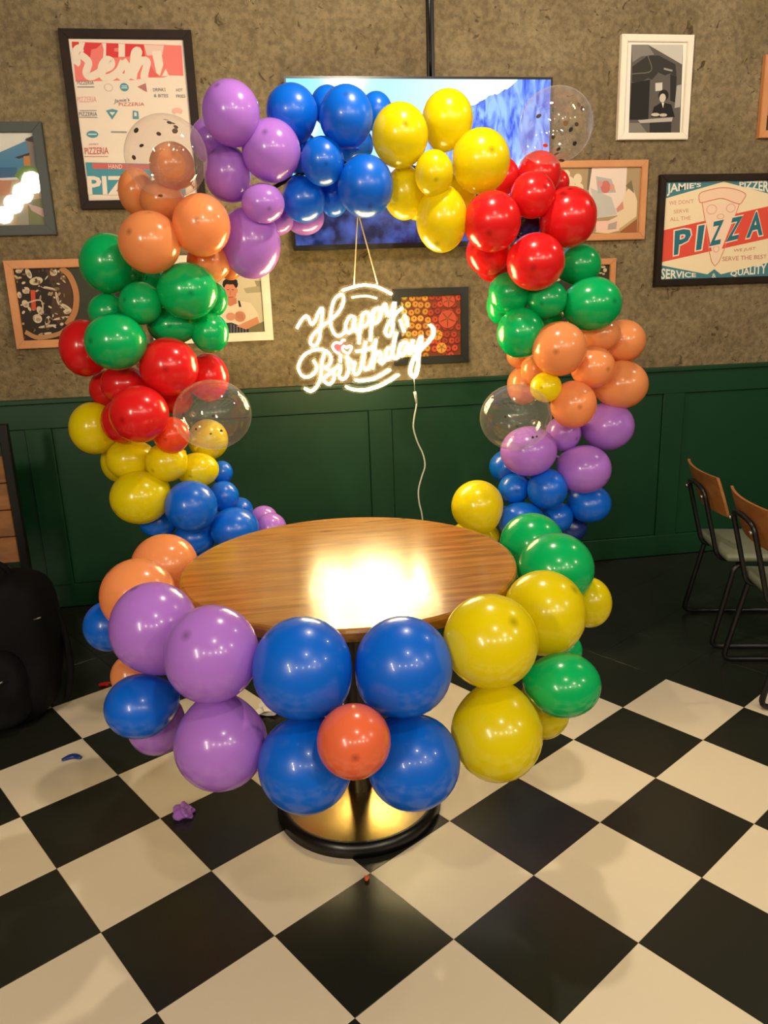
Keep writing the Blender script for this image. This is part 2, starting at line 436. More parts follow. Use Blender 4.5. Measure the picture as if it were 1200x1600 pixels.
    ('orange', -0.3506, 0.65, 1.6898, 0.0901, 0.0923, 0.0944, -0.088, -0.993, 0.073, 0, 'large orange balloon below the upper left confetti balloon, beside the lowest purple', []),
    ('orange', -0.5653, 0.8774, 1.8188, 0.0611, 0.0681, 0.0751, -0.78, 0.174, 0.601, 0, "orange balloon on the outer left, over the poster's lower corner", []),
    ('orange', -0.4779, 0.8071, 1.7833, 0.0727, 0.0685, 0.0643, -0.768, -0.127, 0.627, 0, 'orange balloon just under the upper left confetti balloon', []),
    ('orange', -0.4319, 0.7567, 1.8799, 0.071, 0.071, 0.071, -0.66, -0.33, 0.675, 0, 'orange balloon seen through the upper left confetti balloon', []),
    ('orange', -0.3469, 0.79, 1.5847, 0.0733, 0.0704, 0.0674, 0.625, -0.666, -0.409, 0, 'deep orange balloon beneath the large front one, above the left greens', []),
    ('orange', -0.2801, 0.9091, 1.571, 0.042, 0.0424, 0.0429, 0.656, 0.592, -0.469, 0, 'small orange balloon showing over the top of the chef photo', []),
    ('green', -0.6687, 0.7875, 1.5894, 0.0933, 0.0948, 0.0963, -0.907, -0.173, 0.383, 0, 'large green balloon on the outer left, highest of the left greens', []),
    ('green', -0.4177, 0.7, 1.493, 0.0971, 0.0937, 0.0904, 0.181, -0.98, -0.079, 0, 'large shiny green balloon on the inner left, under the oranges', []),
    ('green', -0.5693, 0.7, 1.46, 0.0694, 0.0688, 0.0682, -0.598, -0.779, 0.186, 0, 'small green balloon in the middle of the left green group', []),
    ('green', -0.6533, 0.65, 1.344, 0.0971, 0.0937, 0.0903, -0.659, -0.746, 0.098, 0, 'large green balloon at the front left, touching the reds below', []),
    ('green', -0.6929, 0.7937, 1.4371, 0.0625, 0.0613, 0.0601, -0.958, -0.164, 0.234, 0, 'green balloon squeezed between the two large outer left greens', []),
    ('green', -0.4849, 0.79, 1.3853, 0.086, 0.0747, 0.0634, -0.036, -0.999, 0.009, 0, 'shaded green balloon under the large shiny one on the left', []),
    ('green', -0.3642, 0.7937, 1.3548, 0.0643, 0.0664, 0.0685, 0.932, -0.287, -0.224, 0, "green balloon overlapping the chef photo's lower left corner", []),
    ('green', -0.3485, 0.8487, 1.4647, 0.052, 0.056, 0.0599, 0.9, 0.183, -0.397, 0, 'dark green balloon behind the large shiny one, beside the chef photo', []),
    ('green', -0.5696, 0.8625, 1.544, 0.0627, 0.0575, 0.0523, -0.897, 0.237, 0.375, 0, 'green balloon showing just below the large front left orange', []),
    ('red', -0.7807, 0.7863, 1.3216, 0.0803, 0.0875, 0.0947, -0.983, -0.152, 0.105, 0, 'red balloon furthest out on the left, over the mushroom picture', []),
    ('red', -0.502, 0.7, 1.2538, 0.0965, 0.0964, 0.0963, -0.008, -1.0, 0.0, 0, 'large red balloon at the inner left under the greens', []),
    ('red', -0.6015, 0.6172, 1.1128, 0.0955, 0.0943, 0.0931, -0.442, -0.895, -0.055, 0, 'large shiny red balloon at the front left, above the yellows', []),
    ('red', -0.6684, 0.7834, 1.1966, 0.0768, 0.0708, 0.0648, -0.963, -0.27, -0.02, 0, 'red balloon between the front left green and front left red', []),
    ('red', -0.741, 0.8666, 1.1739, 0.0594, 0.0619, 0.0645, -0.988, 0.151, -0.042, 0, 'dark red balloon on the outer left, above the outermost yellow', []),
    ('red', -0.6795, 0.7244, 1.0783, 0.0678, 0.0716, 0.0754, -0.862, -0.49, -0.131, 0, 'red balloon just left behind the shiny front red one', []),
    ('red', -0.3893, 0.8603, 1.1974, 0.0735, 0.0795, 0.0855, 0.965, 0.261, 0.028, 0, 'red balloon behind the lower left confetti balloon', []),
    ('red', -0.5053, 0.8597, 1.1307, 0.0574, 0.058, 0.0587, -0.263, 0.964, -0.031, 0, 'dark red balloon in the gap beside the lower left confetti balloon', []),
    ('vermilion', -0.5153, 0.6796, 1.0276, 0.0605, 0.0615, 0.0624, -0.231, -0.971, -0.059, 0, 'small vermilion balloon beside the shiny front red, above the yellows', []),
    ('yellow', -0.7873, 0.7986, 1.0489, 0.0832, 0.0869, 0.0905, -0.981, -0.105, -0.162, 0, 'yellow balloon furthest out on the left before the green panelling', []),
    ('yellow', -0.677, 0.7764, 0.9352, 0.0809, 0.0774, 0.0738, -0.927, -0.239, -0.29, 0, 'yellow balloon under the shiny front left red one', []),
    ('yellow', -0.5444, 0.7158, 0.9295, 0.0724, 0.0704, 0.0684, -0.596, -0.772, -0.223, 0, 'small round yellow balloon below the vermilion one', []),
    ('yellow', -0.6445, 0.6953, 0.8164, 0.1011, 0.0969, 0.0927, -0.783, -0.505, -0.362, 0, 'largest yellow balloon on the left, lowest of its group', []),
    ('yellow', -0.451, 0.7948, 0.8792, 0.0758, 0.0689, 0.0619, -0.284, -0.948, -0.143, 0, 'yellow balloon on the inner left, above the front left blue', []),
    ('yellow', -0.736, 0.8784, 0.9093, 0.0615, 0.0678, 0.0741, -0.939, 0.169, -0.301, 0, 'shaded yellow balloon behind the outer left side of its group', []),
    ('yellow', -0.4137, 0.908, 0.9665, 0.0739, 0.0747, 0.0755, 0.435, 0.884, 0.171, 0, 'yellow balloon seen through the lower left confetti balloon', []),
    ('blue', -0.4718, 0.6538, 0.7822, 0.0898, 0.09, 0.0903, -0.4, -0.882, -0.251, 0, 'shiny blue balloon at the front left, beside the largest left yellow', []),
    ('blue', -0.3347, 0.7075, 0.6748, 0.0875, 0.0826, 0.0776, -0.283, -0.918, -0.277, 0, "blue balloon right at the table's left back edge", []),
    ('blue', -0.3675, 0.79, 0.7747, 0.0546, 0.0563, 0.0581, -0.11, -0.99, -0.083, 0, 'small blue balloon on the inner left behind the shiny one', []),
    ('blue', -0.3705, 0.858, 0.8507, 0.0393, 0.0408, 0.0424, 0.6, 0.709, 0.371, 0, 'small dark blue balloon on the inner left, topmost of its group', []),
    ('blue', -0.3181, 0.8694, 0.6991, 0.0497, 0.0489, 0.0482, -0.376, 0.853, -0.361, 0, 'small dark blue balloon above the blue at the table edge', []),
    ('blue', -0.6056, 0.7859, 0.7003, 0.0687, 0.0632, 0.0577, -0.835, -0.173, -0.522, 0, 'dark blue balloon under the largest left yellow one', []),
    ('blue', -0.4817, 0.7673, 0.6352, 0.0745, 0.0686, 0.0627, -0.731, -0.315, -0.606, 0, 'dark blue balloon right above the upper orange at the table', []),
    ('purple', -0.2327, 0.8647, 0.6611, 0.0527, 0.0506, 0.0485, 0.106, 0.986, 0.131, 0, 'small pinkish lilac balloon behind the table, beside the blue ones', []),
    ('purple', -0.2064, 0.7823, 0.6451, 0.0562, 0.0565, 0.0567, 0.057, -0.995, 0.077, 0, "pinkish lilac balloon rising just over the table's left back edge", []),
    ('clear', -0.4316, 0.5886, 1.8788, 0.1216, 0.119, 0.1165, -0.458, -0.756, 0.468, 2, 'clear confetti balloon in front of the big pizzeria poster', [(0.016, -0.0705, 0.0881), (0.0258, -0.0788, 0.0788), (0.043, -0.0833, 0.0664), (0.0404, -0.0935, 0.0537), (-0.0052, -0.1062, 0.0439), (-0.0577, -0.0996, 0.0142), (-0.0719, -0.0672, 0.0608), (-0.0855, -0.0782, -0.0138), (-0.0293, -0.0001, -0.1095), (0.0337, -0.0772, 0.0775)]),
    ('clear', 0.8123, 0.6665, 1.9752, 0.1208, 0.1186, 0.1164, 0.512, -0.555, 0.655, 2, 'clear confetti balloon at the upper right corner of the screen', [(0.0388, -0.1004, 0.0406), (0.0514, -0.099, 0.0291), (-0.0862, -0.0769, 0.0128), (-0.0582, -0.0671, -0.0726), (0.035, -0.0836, -0.0699), (-0.0159, -0.0739, -0.0851), (-0.0158, -0.0579, -0.0964), (0.0152, -0.0484, -0.1014), (0.018, -0.0164, -0.1104), (0.0104, -0.1094, -0.0335), (-0.0422, -0.0932, -0.0523), (-0.0093, -0.1136, -0.0157), (0.0291, -0.1098, -0.0185)]),
    ('clear', -0.3686, 0.6032, 1.0995, 0.1274, 0.1211, 0.1148, 0.465, -0.88, 0.092, 2, 'clear confetti balloon at the inner left, above the yellows', [(-0.0487, -0.1034, -0.0294), (-0.0038, -0.1066, -0.0466), (0.0302, -0.1064, -0.0384), (0.0556, -0.0491, -0.0879), (0.0101, -0.1164, 0.0118), (-0.0283, -0.1108, 0.0266)]),
    ('clear', 0.6633, 0.59, 1.034, 0.1252, 0.1201, 0.115, -0.654, -0.708, 0.266, 2, 'clear confetti balloon at the inner right before the green panelling', [(0.0294, -0.0959, -0.0573), (0.0458, -0.0905, -0.0563), (0.0101, -0.0606, -0.0948), (-0.0916, -0.0743, -0.0174), (-0.0683, -0.0943, 0.0189), (-0.0322, -0.1116, -0.0122)]),
    ('orange', -0.525, 0.2649, 0.7042, 0.0991, 0.0971, 0.0951, -0.756, 0.381, 0.532, 1, "orange balloon at the table's left back edge, highest of the left table oranges", []),
    ('orange', -0.555, -0.0456, 0.7335, 0.0961, 0.0957, 0.0953, -0.641, -0.053, 0.766, 1, "large peach orange balloon at the table's left, behind the front lilac one", []),
    ('blue', -0.6527, 0.0193, 0.6295, 0.0663, 0.0671, 0.0679, -1.0, 0.03, -0.003, 1, 'blue balloon at the far left of the table, beside the black bag', []),
    ('purple', -0.4828, -0.2961, 0.7438, 0.0995, 0.1025, 0.1056, -0.327, -0.01, 0.945, 1, "large lilac balloon at the table's left, nearest the peach orange one", []),
    ('purple', -0.3428, -0.4806, 0.7506, 0.0988, 0.1005, 0.1022, -0.41, -0.575, 0.708, 1, "large lilac balloon at the table's front, touching the upper left blue petal", []),
    ('orange', -0.5638, -0.2072, 0.5886, 0.0503, 0.0511, 0.0518, -0.895, -0.329, -0.302, 1, "peach balloon low at the table's left, behind the tilted blue one", []),
    ('blue', -0.5278, -0.3304, 0.5693, 0.0813, 0.077, 0.0727, -0.952, -0.241, -0.187, 1, 'tilted dark blue balloon low on the left, between peach and lilac ones', []),
    ('purple', -0.5124, -0.2507, 0.4711, 0.0701, 0.071, 0.072, -0.48, -0.235, -0.845, 1, 'lilac balloon low behind the tilted dark blue one on the left', []),
    ('purple', -0.3441, -0.4696, 0.5344, 0.1005, 0.1008, 0.1011, 0.069, -0.579, -0.812, 1, 'large lilac balloon hanging lowest on the left, near the lower blue petal', []),
    ('blue', -0.1588, -0.5409, 0.7277, 0.103, 0.1042, 0.1054, -0.609, -0.015, 0.793, 1, 'upper left blue petal of the balloon flower on the table front', []),
    ('blue', 0.0485, -0.5487, 0.7111, 0.1025, 0.1042, 0.1058, 0.626, -0.21, 0.751, 1, 'upper right blue petal of the balloon flower on the table front', []),
    ('blue', -0.166, -0.5486, 0.5091, 0.1009, 0.1012, 0.1016, -0.834, -0.345, -0.431, 1, 'lower left blue petal of the balloon flower on the table front', []),
    ('blue', 0.0622, -0.5547, 0.4882, 0.1019, 0.1021, 0.1023, 0.657, -0.579, -0.482, 1, 'lower right blue petal of the balloon flower on the table front', []),
    ('orange2', -0.0721, -0.6583, 0.6192, 0.0726, 0.0729, 0.0733, -0.075, -0.99, 0.12, 1, 'round orange balloon at the centre of the blue balloon flower', []),
    ('yellow', 0.24, -0.5336, 0.7419, 0.101, 0.1008, 0.1006, 0.294, -0.654, 0.697, 1, 'large yellow balloon on the table front, touching the upper right blue petal', []),
    ('yellow', 0.4331, -0.3348, 0.7049, 0.1, 0.1021, 0.1043, 0.569, -0.44, 0.695, 1, "large yellow balloon at the table's right, behind the front yellow one", []),
    ('yellow', 0.2559, -0.5314, 0.5192, 0.1006, 0.1033, 0.106, -0.209, -0.543, -0.813, 1, 'large yellow balloon hanging lowest on the right, near the lower blue petal', []),
    ('yellow', 0.4193, -0.3776, 0.4678, 0.0643, 0.067, 0.0697, 0.373, -0.336, -0.865, 1, 'yellow balloon low on the right, mostly hidden behind the tilted green one', []),
    ('green', 0.4354, -0.4618, 0.5792, 0.0862, 0.0798, 0.0734, 0.866, -0.493, -0.079, 1, 'tilted green balloon low on the right, between two large yellows', []),
    ('green', 0.502, -0.2924, 0.5794, 0.0472, 0.0475, 0.0477, 0.786, -0.458, -0.415, 1, 'small green balloon mostly hidden behind the large right yellow one', []),
    ('green', 0.5369, -0.1374, 0.7397, 0.1016, 0.0993, 0.097, 0.59, -0.151, 0.793, 1, "large bright green balloon at the table's right, above the yellows", []),
    ('green', 0.5552, 0.1013, 0.7271, 0.097, 0.0978, 0.0987, 0.686, 0.125, 0.717, 1, "bright green balloon at the table's right back edge", []),
    ('yellow', 0.6403, -0.1241, 0.6291, 0.061, 0.0653, 0.0697, 0.982, -0.19, -0.005, 1, 'small yellow balloon furthest right, behind the large bright green one', []),
]
NEON_PATHS = [
    ('l', [(-0.0581, 1.3517), (-0.041, 1.3775), (-0.0234, 1.3943), (-0.0135, 1.3891), (-0.0079, 1.3711), (0.0005, 1.3645), (0.013, 1.378), (0.025, 1.405), (0.0371, 1.4207), (0.0419, 1.4095), (0.033, 1.3647), (0.0271, 1.3271), (0.0223, 1.3062), (0.0077, 1.2869), (-0.0077, 1.2901), (-0.0093, 1.308), (0.0032, 1.3281), (0.0215, 1.3437), (0.0403, 1.3581), (0.0618, 1.371), (0.0836, 1.3878), (0.1053, 1.4095), (0.1198, 1.4366), (0.1209, 1.4589), (0.1108, 1.4668), (0.092, 1.4548), (0.0793, 1.4305), (0.0692, 1.3883), (0.07, 1.353), (0.0805, 1.3273), (0.0956, 1.3166), (0.1137, 1.3248), (0.1238, 1.3349)]),
    ('l', [(0.1587, 1.3815), (0.1481, 1.3877), (0.1368, 1.38), (0.1248, 1.3559), (0.1278, 1.3305), (0.1405, 1.3284), (0.1536, 1.3497), (0.1611, 1.3814), (0.1572, 1.3446), (0.1648, 1.3286), (0.1776, 1.3445)]),
    ('l', [(0.1909, 1.3931), (0.1844, 1.3606), (0.1766, 1.321), (0.1717, 1.285)]),
    ('l', [(0.1819, 1.3584), (0.1907, 1.3884), (0.2043, 1.401), (0.2159, 1.388), (0.2107, 1.3627), (0.1943, 1.3485), (0.184, 1.3513)]),
    ('l', [(0.2337, 1.409), (0.2274, 1.3707), (0.2209, 1.331), (0.2165, 1.2933)]),
    ('l', [(0.2261, 1.3708), (0.2358, 1.4008), (0.2509, 1.4142), (0.2613, 1.3998), (0.2543, 1.3732), (0.2391, 1.3585), (0.227, 1.3602)]),
    ('l', [(0.2544, 1.3767), (0.2705, 1.4181), (0.2798, 1.4259), (0.2821, 1.4007), (0.2888, 1.3824), (0.3018, 1.4054), (0.3144, 1.4322), (0.3074, 1.3794), (0.3032, 1.3336), (0.2889, 1.3086), (0.2762, 1.3193), (0.2796, 1.3398), (0.2989, 1.3696), (0.3211, 1.3941), (0.3429, 1.4109)]),
    ('l', [(0.3336, 1.3683), (0.3394, 1.3476), (0.3485, 1.3216)]),
    ('l', [(0.3503, 1.3853), (0.3584, 1.3657), (0.3614, 1.3415)]),
    ('l', [(0.1179, 1.4814), (0.1612, 1.4923), (0.1842, 1.4966), (0.2058, 1.4978), (0.2452, 1.4908), (0.2762, 1.4774), (0.3034, 1.4615)]),
    ('d', [(0.1518, 1.4542), (0.1777, 1.4577), (0.2018, 1.4584), (0.2179, 1.4565), (0.2473, 1.4484)]),
    ('l', [(-0.0032, 1.231), (0.0071, 1.2098), (0.0007, 1.1867), (-0.0254, 1.1711), (-0.0486, 1.1761), (-0.0613, 1.2001), (-0.0572, 1.223), (-0.0387, 1.2504), (-0.0091, 1.2671), (0.0198, 1.271), (0.0458, 1.2647), (0.0606, 1.2486), (0.0634, 1.228), (0.0561, 1.2128), (0.0406, 1.201), (0.0626, 1.188), (0.0724, 1.1702), (0.0659, 1.1497), (0.0495, 1.1399), (0.0342, 1.1513), (0.0388, 1.1675), (0.0577, 1.1798), (0.0756, 1.1946), (0.0953, 1.2081), (0.0957, 1.1912), (0.0909, 1.1693), (0.1006, 1.1557), (0.1171, 1.1629), (0.1291, 1.1884), (0.1255, 1.2251), (0.1235, 1.2407)]),
    ('l', [(0.04, 1.2573), (0.0274, 1.2165), (0.0226, 1.1779), (0.0128, 1.1471), (-0.0044, 1.1242), (-0.023, 1.1174), (-0.0435, 1.1289)]),
    ('l', [(0.1235, 1.2407), (0.1411, 1.2191), (0.1542, 1.2159), (0.1478, 1.1928), (0.1496, 1.1742), (0.1629, 1.1735), (0.1772, 1.1965), (0.1875, 1.2302)]),
    ('l', [(0.1003, 1.2494), (0.0995, 1.2342), (0.0976, 1.2199)]),
    ('l', [(0.1587, 1.2571), (0.1887, 1.26), (0.212, 1.265), (0.2261, 1.2727)]),
    ('l', [(0.1982, 1.2941), (0.1907, 1.248), (0.1841, 1.2092), (0.1912, 1.1881), (0.2075, 1.1951), (0.2191, 1.2191)]),
    ('l', [(0.2381, 1.3), (0.2282, 1.2463), (0.2204, 1.1894)]),
    ('l', [(0.2222, 1.2045), (0.2331, 1.2382), (0.25, 1.253), (0.2542, 1.2348), (0.2485, 1.2142), (0.259, 1.2084), (0.2711, 1.2216)]),
    ('l', [(0.301, 1.2647), (0.2824, 1.2619), (0.2734, 1.239), (0.281, 1.2204), (0.2951, 1.2325)]),
    ('l', [(0.3189, 1.3228), (0.3129, 1.3048), (0.3037, 1.2638), (0.2999, 1.2299), (0.3135, 1.2245), (0.3262, 1.2359)]),
    ('l', [(0.3574, 1.2838), (0.3392, 1.2803), (0.3276, 1.2551), (0.3324, 1.2337), (0.3463, 1.2411), (0.3577, 1.2665), (0.3599, 1.2825), (0.3572, 1.2483), (0.3678, 1.2401), (0.3766, 1.2554)]),
    ('l', [(0.3825, 1.2916), (0.3763, 1.2607), (0.3898, 1.2524), (0.4068, 1.2829), (0.4152, 1.3032), (0.4121, 1.2772), (0.403, 1.2385), (0.3992, 1.1914), (0.3901, 1.1576), (0.3791, 1.15), (0.3685, 1.1611), (0.3721, 1.1927), (0.3864, 1.226), (0.4116, 1.2538), (0.4392, 1.2787), (0.4584, 1.3014), (0.463, 1.3213), (0.459, 1.335), (0.4472, 1.3445)]),
    ('l', [(0.1513, 1.1506), (0.1716, 1.1466), (0.2002, 1.1481), (0.2327, 1.1546), (0.2601, 1.1676), (0.289, 1.1835)]),
    ('l', [(0.1154, 1.1261), (0.1442, 1.1146), (0.1817, 1.1097), (0.2175, 1.1155), (0.2503, 1.1246), (0.2808, 1.139), (0.303, 1.1511), (0.3221, 1.1633)]),
    ('h', [(0.121, 1.3011), (0.1106, 1.3004), (0.1021, 1.2904), (0.0865, 1.2936), (0.0743, 1.2866), (0.0724, 1.2739), (0.0821, 1.2604), (0.0975, 1.2522)]),
    ('h', [(0.1249, 1.2711), (0.1146, 1.2787), (0.1077, 1.2724), (0.1137, 1.2605), (0.1292, 1.2519), (0.1405, 1.2657), (0.1422, 1.2759), (0.1333, 1.2788), (0.1249, 1.2711)]),
]
CABLE_PTS = [(0.3847, 0.99, 1.0927), (0.3913, 0.99, 1.0474), (0.3826, 0.99, 1.0025), (0.3762, 0.99, 0.9522), (0.3904, 0.99, 0.895), (0.4126, 0.99, 0.8418), (0.4194, 0.99, 0.7943), (0.4054, 0.99, 0.7505), (0.3911, 0.99, 0.6985), (0.3925, 0.99, 0.6448), (0.4043, 0.99, 0.5763)]
CORDS = [(0.1625, 1.4955), (0.2516, 1.4995), (0.1859, 1.7294), (0.1941, 1.7292)]
